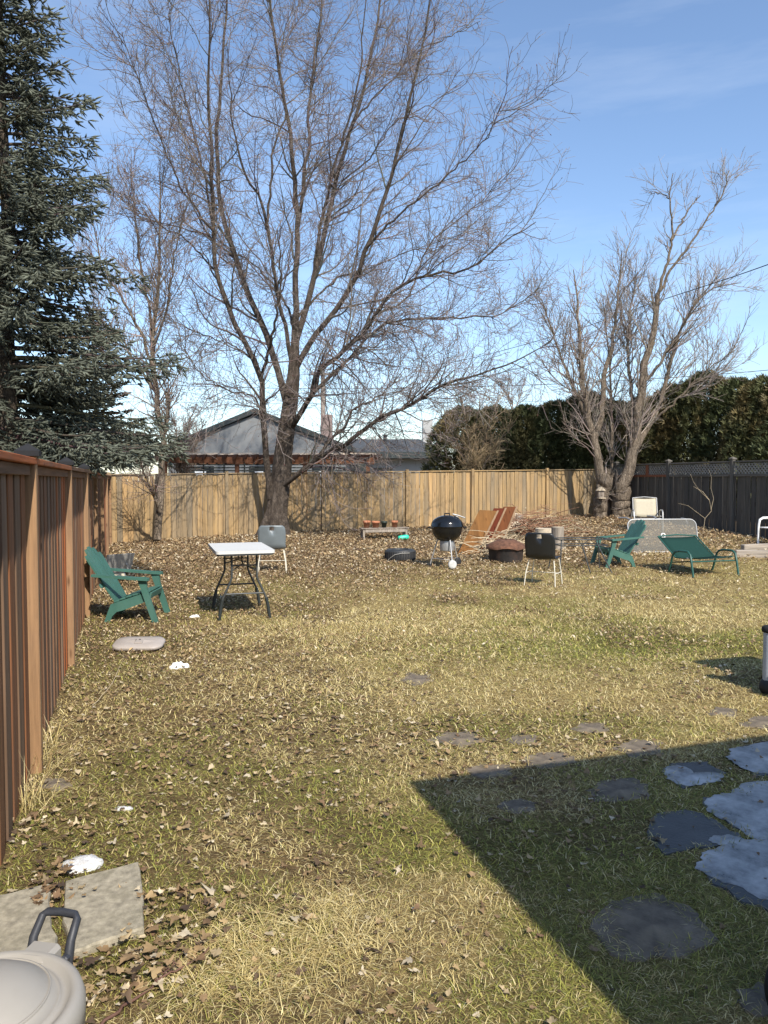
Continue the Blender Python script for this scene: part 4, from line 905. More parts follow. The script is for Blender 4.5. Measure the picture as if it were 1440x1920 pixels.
def bench():
    p = place(720, 1011); r = thing('low_bench', 'low weathered plank bench at the back fence', 'bench', p, fz - .06); W = 1.26; H = .30
    for k in range(2): MB().box((0, -.09 + .17 * k, H - .014), (W, .155, .028), rot3(x=.02 * (k - .5)), .004).build('plank', M['grey_wood'], r)
    for sx_ in (-1, 1):
        for sy in (-1, 1): MB().box((sx_ * (W / 2 - .07), sy * .12, (H - .03) / 2), (.05, .045, H - .03), None, .004).build('leg', M['grey_wood'], r)
        MB().box((sx_ * (W / 2 - .07), 0, H - .065), (.04, .19, .06), None, .004).build('cross_rail', M['grey_wood'], r)
    MB().box((0, -.15, H - .075), (W - .2, .02, .07), None, .004).build('apron', M['grey_wood'], r)
    Mr = Matrix.Rotation(fz - .06, 3, 'Z')
    for x, rad, h, m_, lab in ((-.46, .095, .18, 'terracotta', 'terracotta pot, leftmost on the low bench'), (-.22, .105, .165, 'terracotta', 'wide terracotta pot, second from left on the low bench'),
                               (.0, .08, .16, 'pot_black', 'black plastic pot among terracotta ones on the low bench'), (.28, .085, .17, 'terracotta', 'pale terracotta pot, rightmost on the low bench')):
        q = Vector(p) + Mr @ Vector((x, -.01, H + .002)); t_ = thing('flower_pot', lab, 'pot', tuple(q), 0, 'pots on the bench')
        MB().lathe([(0, 0), (rad * .68, 0), (rad * .9, h * .72), (rad, h * .72), (rad * 1.04, h * .75), (rad * 1.04, h), (rad * .9, h), (rad * .86, h * .8)], 22).build('pot', M[m_], t_)
        MB().lathe([(0, h * .84), (rad * .88, h * .82)], 16).build('soil', M['soil'], t_)
    q = place(757, 1013); t_ = thing('garden_toy', 'bright turquoise green plastic scoop lying beside the low bench', 'toy', (q[0], q[1], q[2]), .3)
    MB().lathe([(0, -.15), (.05, -.15), (.062, -.10), (.066, .06), (.055, .12), (.03, .13)], 14, rot4((0, 0, .07), 0, math.radians(84), 0)).build('body', M['toy_green'], t_)
    MB().tube([(-.12, 0, .09), (-.2, .0, .06), (-.27, -.02, .02)], [.022, .018, .015], 8).build('handle', M['soil'], t_)
bench()

def tyre():
    p = place(751, 1054); r = thing('car_tyre', 'dark rubber tyre lying flat left of the kettle grill', 'tyre', (p[0], p[1] + .26, p[2]), .2); R, W = .305, .235
    prof = [(R * .60, .02), (R * .62, .0), (R * .84, .004), (R * .95, .02), (R * .99, .05), (R, W / 2), (R * .99, W - .05), (R * .95, W - .02), (R * .84, W - .004), (R * .62, W), (R * .60, W - .02), (R * .60, .02)]
    MB().lathe(prof, 40).build('carcass', M['tub_black'], r)
    tr_ = MB().box((R + .002, 0, 0), (.012, .022, W - .07), None, .003).mesh('tread_block'); tr_.materials.append(M['rubber'])
    for k in range(40):
        a_ = 2 * math.pi * k / 40; o = link('tread_block', tr_, None, r, (0, 0, W / 2), (0, .0, a_))
    MB().tube([(-.30, -.14, .01), (-.25, -.215, .08), (-.17, -.275, .15), (-.06, -.315, .175), (.12, -.30, .18)], .007, 6).build('cord', M['grey_mesh'], r)
tyre()

# leaning timber panels
def panel(bl, br_, tl, Y0, dY, thick, mat, label):
    """panel from its bottom-left, bottom-right and top-left pixels; leans back by dY"""
    A = Vector(at(bl[0], bl[1], Y0)); B = Vector(at(br_[0], br_[1], Y0 + .05)); T = Vector(at(tl[0], tl[1], Y0 + dY))
    u = B - A; v = T - A; W, L = u.length, v.length; xh = u.normalized(); zh = (v - xh * v.dot(xh)); sk = v.dot(xh); Lz = zh.length; zh.normalize(); yh = zh.cross(xh)
    R = Matrix((xh, yh, zh)).transposed().to_4x4(); o_ = thing('timber_panel', label, 'panel', tuple(A)); o_.rotation_euler = R.to_euler(); o_['group'] = 'leaning timber panels'
    mb = MB(); mb.add([(0, 0, 0), (W, 0, 0), (W, thick, 0), (0, thick, 0), (sk, 0, Lz), (W + sk, 0, Lz), (W + sk, thick, Lz), (sk, thick, Lz)], [(3, 2, 1, 0), (4, 5, 6, 7), (0, 1, 5, 4), (1, 2, 6, 5), (2, 3, 7, 6), (3, 0, 4, 7)])
    mb.build('board', mat, o_)
    e_ = MB(); e_.add([(W - .045, -.022, .02), (W, -.022, .02), (W, 0, .02), (W - .045, 0, .02), (W + sk - .045, -.022, Lz), (W + sk, -.022, Lz), (W + sk, 0, Lz), (W + sk - .045, 0, Lz)], [(3, 2, 1, 0), (4, 5, 6, 7), (0, 1, 5, 4), (1, 2, 6, 5), (3, 0, 4, 7)])
    e_.build('edge_strip', M['edge_tan'], o_)
M['panel_tan'] = wood('panel_tan', [(.185, .085, .026)], grain=(10, 10, 1.0), dark=.6, stain=(.12, .07, .03), stain_amt=.5, rough=.95)
M['edge_tan'] = wood('edge_tan', [(.25, .16, .09)], dark=.6)
M['panel_red'] = wood('panel_red', [(.10, .022, .009)], grain=(10, 10, 1.0), dark=.7, rough=.95)
M['panel_red2'] = wood('panel_red2', [(.13, .045, .016)], grain=(10, 10, 1.0), dark=.7, rough=.95)
Yb = gp(876, 1041)[1]
panel((858, 1039), (896, 1041), (899, 956), Yb, .75, .03, M['panel_tan'], 'wide tan brown timber panel leaning, leftmost of three')
panel((889, 1036), (914, 1036), (926, 953), Yb + .22, .75, .03, M['panel_red'], 'dark red timber panel leaning, middle of three')
panel((912, 1030), (940, 1030), (944, 950), Yb + .45, .75, .03, M['panel_red2'], 'red brown timber panel leaning, rightmost of three')

# fire pit, logs, brush
p = place(953, 1056); fp = thing('fire_pit', 'rusty round fire pit heaped with brown debris', 'fire pit', (p[0], p[1] + .3, p[2]), .1)
MB().lathe([(.30, 0), (.33, .05), (.35, .26), (.37, .28), (.34, .28), (.32, .06), (0, .05)], 26).build('bowl', M['sooty'], fp)
prof = [(.40, .27), (.385, .31), (.33, .365), (.24, .41), (.12, .44), (0, .45)]; lm = MB().lathe(prof, 22); lm.v = [(x + random.uniform(-.03, .03), y + random.uniform(-.03, .03), z + random.uniform(-.022, .022)) for x, y, z in lm.v]; lm.build('lid', M['rust'], fp)
def log(label, loc, R, H, tilt=(0, 0, 0), seed=1, top='pale_wood', side='log_bark', name='log_round'):
    q = random.Random(seed); t_ = thing(name, label, 'log', loc, rot=tilt, group='cut logs by the fire pit'); n = 14; ks = [1 + q.uniform(-.12, .12) for _ in range(n)]
    V_ = [(R * ks[k] * math.cos(2 * math.pi * k / n) * s_, R * ks[k] * math.sin(2 * math.pi * k / n) * s_, z) for z, s_ in ((0, 1.05), (H * .5, .97), (H, 1)) for k in range(n)]
    mb = MB().add(V_, [(i * n + k, i * n + (k + 1) % n, (i + 1) * n + (k + 1) % n, (i + 1) * n + k) for i in range(2) for k in range(n)], True); mb.build('bark', M[side], t_)
    MB().add([(x, y, z + .002) for x, y, z in V_[2 * n:]], [tuple(range(n))]).build('cut_face', M[top], t_)
    MB().add(V_[:n], [tuple(reversed(range(n)))]).build('cut_face', M[top], t_)
p = place(1021, 1018); log('pale stump block behind the black shell chair', (p[0], p[1], p[2]), .22, .38, seed=2, side='pale_wood')
p = place(1050, 1030); log('tall grey log round right of the black shell chair', (p[0] - .05, p[1], p[2]), .14, .50, seed=3, side='grey_wood')
p = place(960, 1003); log('pale log lying beside the leaning panels', (p[0] - .3, p[1], p[2] + .13), .14, .75, (0, math.radians(80), .3), 4, side='pale_wood')
p = place(968, 984); log('upright grey log with pale top behind the leaning panels', (p[0], p[1], p[2]), .17, .32, (.12, .1, 0), 5, side='grey_wood')
p = place(972, 975); log('broad pale slab of trunk on top of the log pile', (p[0] + .02, p[1] - .05, p[2] + .32), .30, .11, (-.25, .12, .2), 6, side='pale_wood')
p = place(948, 992); log('small split log leaning beside the panels', (p[0], p[1], p[2] + .05), .08, .45, (.3, .5, 0), 8, side='pale_wood')
# bent hoop leaning on the panels
p = place(925, 1030); hp = [(math.cos(a) * .22, 0, .36 + math.sin(a) * .36) for a in np.linspace(-1.5, 1.9, 24)]
tag(MB().tube(hp, .012, 6).build('wire_hoop', M['straw_stick'], None, (p[0] - .02, p[1] + .1, p[2]), (-.2, 0, .2)), 'thin bent hoop standing against the leaning panels', 'hoop')
def brush(label, px, py, n, L, spread, h, mats, seed, flat=.25, az0=None):
    c = gp(px, py); q = np.random.RandomState(seed); mb = MB()
    for _ in range(n):
        a_ = q.rand() * 6.28 if az0 is None else az0 + q.normal() * .45
        l = L * q.uniform(.4, 1); d = np.array([math.cos(a_), math.sin(a_), q.normal() * flat]); d /= np.linalg.norm(d)
        b_ = c + np.array([q.normal() * spread, q.normal() * spread, abs(q.normal()) * h + .02]); e_ = b_ + d * l; e_[2] = max(e_[2], float(ground_z(e_[0], e_[1])) + .01); m_ = (b_ + e_) / 2 + q.normal(0, .04 * l, 3); m_[2] = max(m_[2], float(ground_z(m_[0], m_[1])) + .01)
        r_0 = q.uniform(.005, .012); mb.tube([tuple(b_ - c), tuple(m_ - c), tuple(e_ - c)], [r_0, r_0 * .8, r_0 * .4], 5)
    o_ = mb.build('brush_pile', mats, None, tuple(c)); return tag(o_, label, 'brush', kind='stuff')
brush('loose pile of pale dry sticks around the fire pit', 938, 1040, 190, .9, .26, .22, M['straw_stick'], 71)
brush('heap of reddish brush sticks behind the fire pit', 998, 1004, 260, 1.2, .38, .24, M['stick'], 72)
brush('thin pale sticks on top of the brush heap', 1005, 1003, 70, .9, .3, .22, M['straw_stick'], 73)

# thin black frame
p = place(1098, 1074); tf = thing('table_frame', 'thin black metal table frame without a top', 'frame', (p[0] - .05, p[1] + .2, p[2]), .15)
fr = [(-.48, -.22, .60), (.48, -.22, .60), (.48, .22, .60), (-.48, .22, .60)]
MB().tube(fr, .011, 6, closed=True).build('top_ring', M['steel_dark'], tf)
MB().tube([(-.44, -.2, .49), (.44, -.2, .49), (.44, .2, .49), (-.44, .2, .49)], .010, 6, closed=True).build('lower_ring', M['steel_dark'], tf)
for a_, b_ in (((-.05, -.21, .49), (.07, -.30, 0)), ((.20, -.21, .58), (.47, -.34, -.02)), ((-.42, .2, .6), (-.5, .28, 0)), ((.44, .2, .6), (.5, .28, 0)), ((-.44, -.2, .6), (-.5, -.3, 0))): MB().tube([a_, b_], .012, 6).build('leg', M['steel_dark'], tf)
for a_, b_ in (((-.05, -.21, .49), (-.16, -.22, .6)), ((-.05, -.21, .49), (.06, -.22, .6))): MB().tube([a_, b_], .006, 5).build('brace', M['steel_dark'], tf)

# tipped glass table
m, nt, b = nmat('smoked_glass'); M['glass'] = m
b.inputs['Base Color'].default_value = (.33, .315, .28, 1); b.inputs['Roughness'].default_value = .3
tr = N(nt, 'ShaderNodeBsdfTransparent'); tr.inputs[0].default_value = (.8, .79, .74, 1); mx = N(nt, 'ShaderNodeMixShader'); mx.inputs[0].default_value = .74
nt.links.new(b.outputs[0], mx.inputs[1]); nt.links.new(tr.outputs[0], mx.inputs[2]); nt.links.new(mx.outputs[0], nt.nodes['Material Output'].inputs[0])
p = place(1246, 1036); gt = thing('glass_table', 'glass topped patio table tipped on its edge', 'table', (p[0], p[1] + .1, p[2]), .10)
tilt = Matrix.Rotation(math.radians(90 - 14), 4, 'X'); GW, GH = 1.56, .72
Mx = Matrix.Translation((0, 0, GH / 2 * math.cos(math.radians(14)) + .01)) @ tilt
poly = rrect(GW, GH, .14, 6); MB().prism(poly, .008, Mx).build('glass_top', M['glass'], gt)
MB().tube([tuple(Mx @ Vector((x, y, 0))) for x, y in poly], .014, 6, closed=True).build('rim', M['aluminium'], gt)
hole = [tuple(Mx @ Vector((.045 * math.cos(a), .045 * math.sin(a), .006))) for a in np.linspace(0, 6.283, 16, endpoint=False)]
MB().tube(hole, .014, 6, closed=True).build('umbrella_ring', M['resin_white'], gt)
MB().tube([tuple(Mx @ Vector((0, -GH / 2, -.02))), tuple(Mx @ Vector((0, GH / 2, -.02)))], .018, 6).build('cross_bar', M['grey_mesh'], gt)
MB().tube([tuple(Mx @ Vector((-GW / 2 + .05, -.02, -.03))), tuple(Mx @ Vector((GW / 2 - .05, -.02, -.03)))], .016, 6).build('cross_bar', M['grey_mesh'], gt)
for x0, y0, dx, dy in ((-.58, .30, -.12, .22), (.60, .24, .18, .26), (-.58, -.28, -.1, -.05), (.6, -.28, .12, -.04), (-.02, .30, .0, .26)):
    MB().tube([tuple(Mx @ Vector((x0, y0, -.02))), tuple(Mx @ Vector((x0 + dx * .6, y0 + dy * .7, -.3))), tuple(Mx @ Vector((x0 + dx, y0 + dy, -.62)))], .019, 7).build('leg', M['aluminium'], gt)

# sling chairs
def sling_chair(name, label, loc, rz, sling, frame, recline, seat_z=.40, back=.55, W=.56, group=None, arm_h=.60, fold=False):
    """faces +X"""
    r = thing(name, label, 'chair', loc, rz, group); hw = W / 2
    bx_, bz_ = -.20 - math.sin(recline) * back, seat_z + math.cos(recline) * back
    prof = [(.26, seat_z + .03), (.05, seat_z), (-.20, seat_z - .01)]; n = 6
    def sheet(pts, nm):
        V_ = []
        for (x, z, sag) in pts:
            for k in range(n + 1):
                u = -1 + 2 * k / n; V_.append((x, u * (hw - .02), z - sag * (1 - u * u)))
        F_ = [(i * (n + 1) + k, i * (n + 1) + k + 1, (i + 1) * (n + 1) + k + 1, (i + 1) * (n + 1) + k) for i in range(len(pts) - 1) for k in range(n)]
        o = MB().add(V_, F_, True).build(nm, sling, r); o.modifiers.new('thickness', 'SOLIDIFY').thickness = .006
    sheet([(x, z, .02) for x, z in prof], 'seat')
    bs = [(-.20 + (bx_ + .20) * f, seat_z - .01 + (bz_ - seat_z) * f, .015) for f in np.linspace(0, 1, 6)]; sheet(bs, 'backrest')
    for sg in (-1, 1):
        y = sg * hw
        MB().tube([(.26, y, seat_z + .03), (.05, y, seat_z), (-.20, y, seat_z - .01)], .013, 7).build('seat_tube', frame, r)
        MB().tube([(-.20, y, seat_z - .01), (bx_, y, bz_)], .013, 7).build('back_tube', frame, r)
        ya = sg * (hw + .05)
        MB().tube([(.36, ya, 0), (.31, ya, arm_h * .55), (.27, ya, arm_h - .05), (.20, ya, arm_h), (-.02, ya, arm_h - .005), (-.15, ya, arm_h - .03), (-.21, ya, arm_h - .09), (-.25, ya, arm_h * .5), (-.33, ya, 0)], .019, 8).build('arm_leg', frame, r)
        MB().tube([(.16, y, seat_z), (.18, ya, seat_z + .02)], .012, 6).build('bracket', M['aluminium'], r)
    MB().tube([(bx_, -hw, bz_), (bx_ - .01, 0, bz_ + .025), (bx_, hw, bz_)], .014, 7).build('top_tube', frame, r)
    MB().tube([(.27, -hw - .05, seat_z - .04), (.27, hw + .05, seat_z - .04)], .012, 6).build('front_bar', frame, r)
    MB().tube([(-.26, -hw - .05, seat_z - .1), (-.26, hw + .05, seat_z - .1)], .012, 6).build('rear_bar', frame, r)
p = place(1326, 1080); sling_chair('sling_chair', 'dark green sling patio chair reclined low at the right', (p[0] + .02, p[1] + .25, p[2]), math.radians(-75), M['green_sling'], M['green_metal'], math.radians(58), .30, .62, .82, 'sling patio chairs', .43)
p = gp(1222, 990); sling_chair('sling_chair', 'beige sling patio chair behind the tipped glass table', (p[0], p[1] + .4, float(p[2])), math.radians(80 + 180), M['beige_sling'], M['aluminium'], math.radians(20), .40, .52, .62, 'sling patio chairs', .58)
# collapsed chair by the left fence
p = place(218, 1092); o_ = thing('folded_chair', 'collapsed grey lawn chair lying against the left fence', 'chair', (p[0] - .08, p[1], p[2]), -.75)
for nm, c_, s_, ry, m_ in (('seat', (-.10, .0, .22), (.40, .5, .012), 1.05, 'beige_sling'), ('backrest', (.07, .10, .32), (.36, .5, .012), -1.1, 'grey_mesh')): MB().box(c_, s_, rot3(y=ry), .004).build(nm, M[m_], o_)
for sg in (-1, 1):
    MB().tube([(-.22, sg * .26, .40), (.0, sg * .26, .04), (.2, sg * .26, .10), (.38, sg * .26, .19), (.41, sg * .26, .26)], .014, 7).build('frame_tube', M['aluminium'], o_)
    MB().tube([(-.02, sg * .24, .46), (.16, sg * .24, .12), (-.25, sg * .24, .0)], .012, 7).build('frame_tube', M['aluminium'], o_)

# grey oval base
p = place(261, 1217); ov = thing('oval_base', 'grey plastic oval base lying on the lawn by the left fence', 'base', (p[0], p[1], p[2] + .035), rot=(.17, 0, .05))
A = rrect(.50, .30, .105, 10); n = len(A); V_ = []
for s_, z in ((.93, 0), (1.0, .012), (1.0, .03), (.95, .042), (.55, .050), (.3, .050)):
    for x, y in A: V_.append((x * s_ if s_ > .9 else x * s_, y * s_, z))
F_ = [(i * n + k, i * n + (k + 1) % n, (i + 1) * n + (k + 1) % n, (i + 1) * n + k) for i in range(5) for k in range(n)] + [tuple(range(5 * n, 6 * n))]
MB().add(V_, F_, True).build('plate', M['grey_plastic'], ov)
MB().box((.01, -.01, .056), (.075, .11, .014), None, .004).build('socket', M['grey_plastic'], ov)
MB().box((.01, .005, .064), (.02, .012, .006)).build('slot', M['rubber'], ov)
for sg in (-1, 1): MB().add([(.01 + sg * .04, .06, .05), (.01 + sg * .04, -.06, .05), (.01 + sg * .17, .0, .047), (.01 + sg * .04, .0, .066)], [(0, 3, 2) if sg > 0 else (2, 3, 0), (3, 1, 2) if sg > 0 else (2, 1, 3)]).build('rib', M['grey_plastic'], ov)

# paper scraps and snow remnants
def lump(name, label, cat, px, py, w, d, h, mat, seed, group=None, ang=0, flat=1.0):
    q = np.random.RandomState(seed); c = gp(px, py); n, m_ = 22, 6; V_ = []
    ks = 1 + .30 * (np.array([vnoise(math.cos(a) * 1.3 + 5 + seed, math.sin(a) * 1.3 + 9, .8, 30) for a in np.linspace(0, 6.283, n, endpoint=False)]) - .5) * 2
    for i in range(m_):
        f = i / (m_ - 1); rr = 1 - f ** 1.5; z = h * (1 - (1 - f) ** 2) * flat
        for k in range(n):
            a_ = 6.2832 * k / n; x, y = w / 2 * ks[k] * rr * math.cos(a_), d / 2 * ks[k] * rr * math.sin(a_); xx, yy = x * math.cos(ang) - y * math.sin(ang), x * math.sin(ang) + y * math.cos(ang)
            V_.append((xx, yy, float(ground_z(c[0] + xx, c[1] + yy)) - c[2] + z - .004 + (.15 * h * q.normal() if 0 < i < m_ - 1 else 0)))
    F_ = [(i * n + k, i * n + (k + 1) % n, (i + 1) * n + (k + 1) % n, (i + 1) * n + k) for i in range(m_ - 1) for k in range(n)]
    return tag(MB().add(V_, F_, True).build(name, mat, None, tuple(c)), label, cat, group)
lump('snow_patch', 'melting white snow patch behind the concrete slab', 'snow', 156, 1622, .21, .13, .032, M['snow'], 1, 'snow remnants', .3)
lump('snow_patch', 'tiny grey snow remnant left of the shaded lawn', 'snow', 232, 1516, .09, .06, .012, M['snow'], 2, 'snow remnants')
lump('paper_scrap', 'crumpled white scrap beside the grey oval base', 'scrap', 335, 1252, .20, .10, .05, M['paper'], 3, 'white scraps', .2)
lump('paper_scrap', 'small white scrap under the folding table', 'scrap', 366, 1157, .13, .07, .03, M['paper'], 4, 'white scraps')

# stones
path = tag(bpy.data.objects.new('stone_path', None), kind='structure'); C.objects.link(path)
STONES = []; TOPS = []
def stone(pts, mat, name='flagstone', parent=path, thick=.06, lift=.004, label=None, cat=None, rough=.012, sub=4):
    P = np.array([gp(*p)[:2] for p in pts]); c = P.mean(0); 
    Q = []
    for i in range(len(P)):
        a_, b_ = P[i], P[(i + 1) % len(P)]; Q += [a_ + (b_ - a_) * (j / sub) for j in range(sub)]
    Q = np.array(Q); q = np.random.RandomState(int(abs(c[0] * 1000)) % 9999); Q += q.normal(0, rough, Q.shape); n = len(Q); zc = float(ground_z(c[0], c[1]))
    top = max(float(ground_z(x, y)) for x, y in Q) * .5 + zc * .5 + lift; V_ = []
    for s_, z in ((1.0, -thick), (1.0, -.008), (.975, 0.0)):
        for x, y in Q: V_.append((c[0] + (x - c[0]) * s_, c[1] + (y - c[1]) * s_, top + z))
    V_ = [(x - c[0], y - c[1], z) for x, y, z in V_]; area = sum(Q[i][0] * Q[(i + 1) % n][1] - Q[(i + 1) % n][0] * Q[i][1] for i in range(n)); o_ = (lambda f: f) if area > 0 else (lambda f: tuple(reversed(f)))
    F_ = [o_((i * n + k, i * n + (k + 1) % n, (i + 1) * n + (k + 1) % n, (i + 1) * n + k)) for i in range(2) for k in range(n)] + [o_(tuple(range(2 * n, 3 * n)))]
    o = MB().add(V_, F_).build(name, mat, parent, (c[0], c[1], 0)); STONES.append(c + (Q - c) * (.68 if mat is M['flag'] else .84)); TOPS.append(top)
    if label: tag(o, label, cat)
    return o
FS = [[(1100, 1740), (1140, 1690), (1225, 1672), (1300, 1700), (1345, 1760), (1290, 1795), (1165, 1805)], [(1098, 1480), (1130, 1462), (1190, 1460), (1222, 1482), (1205, 1502), (1120, 1505)],
      [(980, 1422), (1010, 1411), (1070, 1414), (1085, 1430), (1030, 1441), (985, 1437)], [(868, 1448), (900, 1432), (955, 1436), (960, 1455), (905, 1462)], [(798, 1388), (830, 1371), (890, 1374), (912, 1390), (865, 1402)],
      [(948, 1388), (970, 1377), (1010, 1381), (1006, 1394), (970, 1398)], [(1068, 1368), (1090, 1354), (1135, 1357), (1140, 1370), (1100, 1377)], [(1153, 1406), (1185, 1388), (1240, 1394), (1245, 1413), (1190, 1422)],
      [(743, 1276), (768, 1262), (805, 1266), (812, 1280), (775, 1288)], [(1318, 1340), (1340, 1326), (1385, 1330), (1380, 1344)], [(1372, 1880), (1400, 1845), (1470, 1850), (1480, 1900), (1420, 1915)],
      [(70, 1474), (90, 1459), (125, 1460), (138, 1474), (110, 1484)], [(925, 1515), (950, 1500), (1000, 1502), (1010, 1518), (960, 1530)], [(1385, 1362), (1410, 1344), (1460, 1342), (1460, 1368)]]
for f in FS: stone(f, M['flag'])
WS = [[(1208, 1570), (1228, 1525), (1300, 1518), (1352, 1545), (1400, 1575), (1330, 1592), (1240, 1602)], [(1238, 1446), (1265, 1430), (1330, 1432), (1358, 1452), (1320, 1472), (1280, 1480)],
      [(1318, 1500), (1370, 1492), (1450, 1470), (1500, 1500), (1500, 1560), (1420, 1578), (1360, 1545)], [(1312, 1636), (1345, 1590), (1430, 1572), (1510, 1590), (1520, 1690), (1440, 1712), (1380, 1690)], [(1365, 1418), (1400, 1400), (1470, 1392), (1480, 1450), (1420, 1458)]]
w0 = len(TOPS)
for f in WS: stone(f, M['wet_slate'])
ICE = [([(1322, 1502), (1372, 1490), (1448, 1468), (1540, 1490), (1540, 1570), (1435, 1580), (1372, 1545)], 'pale ice sheet on shaded stone, largest at the right edge'),
       ([(1316, 1634), (1350, 1592), (1440, 1580), (1540, 1585), (1540, 1690), (1436, 1690), (1385, 1664)], 'pale ice sheet on the nearest shaded stone at the right edge'),
       ([(1368, 1419), (1402, 1403), (1466, 1396), (1474, 1446), (1422, 1452)], 'pale ice sheet on the farthest shaded stone at the right edge'),
       ([(1246, 1448), (1270, 1436), (1300, 1452), (1352, 1454), (1318, 1469), (1286, 1476)], 'thin broken ice on a small shaded stone'),
       ([(1330, 1580), (1352, 1570), (1396, 1576), (1372, 1584)], 'sliver of ice on the dark wet stone')]
m, nt, b = nmat('ice'); M['ice'] = m; mp = coords(nt, (1, 1, 1)); f = noise(nt, mp.outputs[0], 3.5, 8, .7); f2 = noise(nt, mp.outputs[0], 60, 4)
nt.links.new(ramp(nt, f, [(.36, (.055, .058, .06)), (.47, (.25, .25, .245)), (.66, (.56, .555, .54))]), b.inputs['Base Color']); nt.links.new(ramp(nt, f, [(.3, (.15,) * 3), (.6, (.6,) * 3)]), b.inputs['Roughness']); bump(nt, b, f2, .12, .004)
for (pts, lab), wi in zip(ICE, (2, 3, 4, 1, 0)):
    P = np.array([gp(*p)[:2] for p in pts]); c = P.mean(0); ang_ = np.arctan2(P[:, 1] - c[1], P[:, 0] - c[0]); rad_ = np.linalg.norm(P - c, axis=1); o_ = np.argsort(ang_); n = 64; t = np.linspace(-np.pi, np.pi, n, endpoint=False)
    rr = np.interp(t, np.r_[ang_[o_] - 2 * np.pi, ang_[o_], ang_[o_] + 2 * np.pi], np.r_[rad_[o_], rad_[o_], rad_[o_]]); rr = rr * (1 + .16 * (vnoise(np.cos(t) * 3 + wi * 7, np.sin(t) * 3, .5, 33) - .5) + .10 * (vnoise(np.cos(t) * 9, np.sin(t) * 9 + wi * 5, .5, 34) - .5))
    V_ = []
    for f_, z_ in ((1.0, .001), (.985, .0025), (.93, .004), (.75, .005), (.45, .006), (.15, .006)):
        for k in range(n): V_.append((rr[k] * f_ * math.cos(t[k]), rr[k] * f_ * math.sin(t[k]), z_ + (.001 * math.sin(t[k] * 5 + f_ * 9) if z_ > .004 else 0)))
    F_ = [(i * n + k, i * n + (k + 1) % n, (i + 1) * n + (k + 1) % n, (i + 1) * n + k) for i in range(5) for k in range(n)] + [tuple(range(5 * n, 6 * n))]
    tag(MB().add(V_, F_, True).build('ice_sheet', M['ice'], None, (c[0], c[1], TOPS[w0 + wi])), lab, 'ice')
slab1 = [(122, 1668), (262, 1630), (268, 1690), (270, 1752), (205, 1778), (140, 1800), (118, 1740)]
slab2 = [(-160, 1718), (20, 1688), (92, 1672), (96, 1740), (112, 1802), (-10, 1850), (-190, 1830)]
stone(slab1, M['concrete'], 'concrete_slab', None, .09, .035, 'square concrete slab behind the grey bin', 'slab', .004)
stone(slab2, M['concrete'], 'concrete_slab', None, .09, .025, 'concrete slab half hidden by the grey bin at the left edge', 'slab', .004)

# grey bin with a black bail handle
Zb = .52; dd_ = ray(-40, 1888); k_ = (Zb - CAM_H) / dd_[2]; bx0, by0 = dd_[0] * k_, dd_[1] * k_
bn = thing('storage_bin', 'round grey plastic bin with a black handle at the lower left corner', 'bin', (bx0, by0, float(ground_z(bx0, by0))), 0)
R = .212
MB().lathe([(0, 0), (R * .8, 0), (R * .84, .02), (R * .97, Zb - .10), (R * .97, Zb - .06)], 48).build('body', M['bin_plastic'], bn)
lid = MB().lathe([(R * 1.0, Zb - .085), (R * 1.05, Zb - .08), (R * 1.055, Zb - .03), (R * 1.02, Zb - .008), (R * .96, Zb), (R * .90, Zb - .004), (R * .865, Zb - .016), (R * .80, Zb - .014), (R * .79, Zb - .006), (R * .775, Zb - .010), (R * .68, Zb + .014), (R * .55, Zb + .034), (R * .4, Zb + .050), (R * .2, Zb + .062), (0, Zb + .066)], 64).build('lid', M['bin_plastic'], bn)
MB().lathe([(R * .70, Zb + .008), (R * .705, Zb + .0155), (R * .69, Zb + .0165), (R * .685, Zb + .010)], 64).build('moulded_ring', M['bin_plastic'], lid)
ha = math.radians(80); hd = Vector((math.cos(ha), math.sin(ha), 0)); ht = Vector((-math.sin(ha), math.cos(ha), 0)); Rm = Matrix((hd, ht, Vector((0, 0, 1)))).transposed()
MB().box(hd * (R * 1.03) + Vector((0, 0, Zb - .028)), (.075, .085, .05), Rm, .01).build('lug', M['bin_plastic'], lid)
hh = [hd * (R + .045) + ht * 0.053 + Vector((0, 0, Zb - .06)), hd * (R + .06) + ht * 0.053 + Vector((0, 0, Zb - .01)), hd * (R + .095) + ht * 0.050 + Vector((0, 0, Zb + .028)), hd * (R + .102) + ht * 0.040 + Vector((0, 0, Zb + .034)), hd * (R + .104) + Vector((0, 0, Zb + .036)),
      hd * (R + .102) - ht * 0.040 + Vector((0, 0, Zb + .034)), hd * (R + .095) - ht * 0.050 + Vector((0, 0, Zb + .028)), hd * (R + .06) - ht * 0.053 + Vector((0, 0, Zb - .01)), hd * (R + .045) - ht * 0.053 + Vector((0, 0, Zb - .06))]
MB().tube(hh, [.013, .0115, .0105, .0105, .0105, .0105, .0105, .0115, .013], 10).build('handle', M['bin_handle'], lid)
for sg in (-1, 1): MB().box(hd * (R + .042) + ht * sg * .052 + Vector((0, 0, Zb - .055)), (.035, .022, .045), Rm, .006).build('hinge', M['bin_handle'], lid)

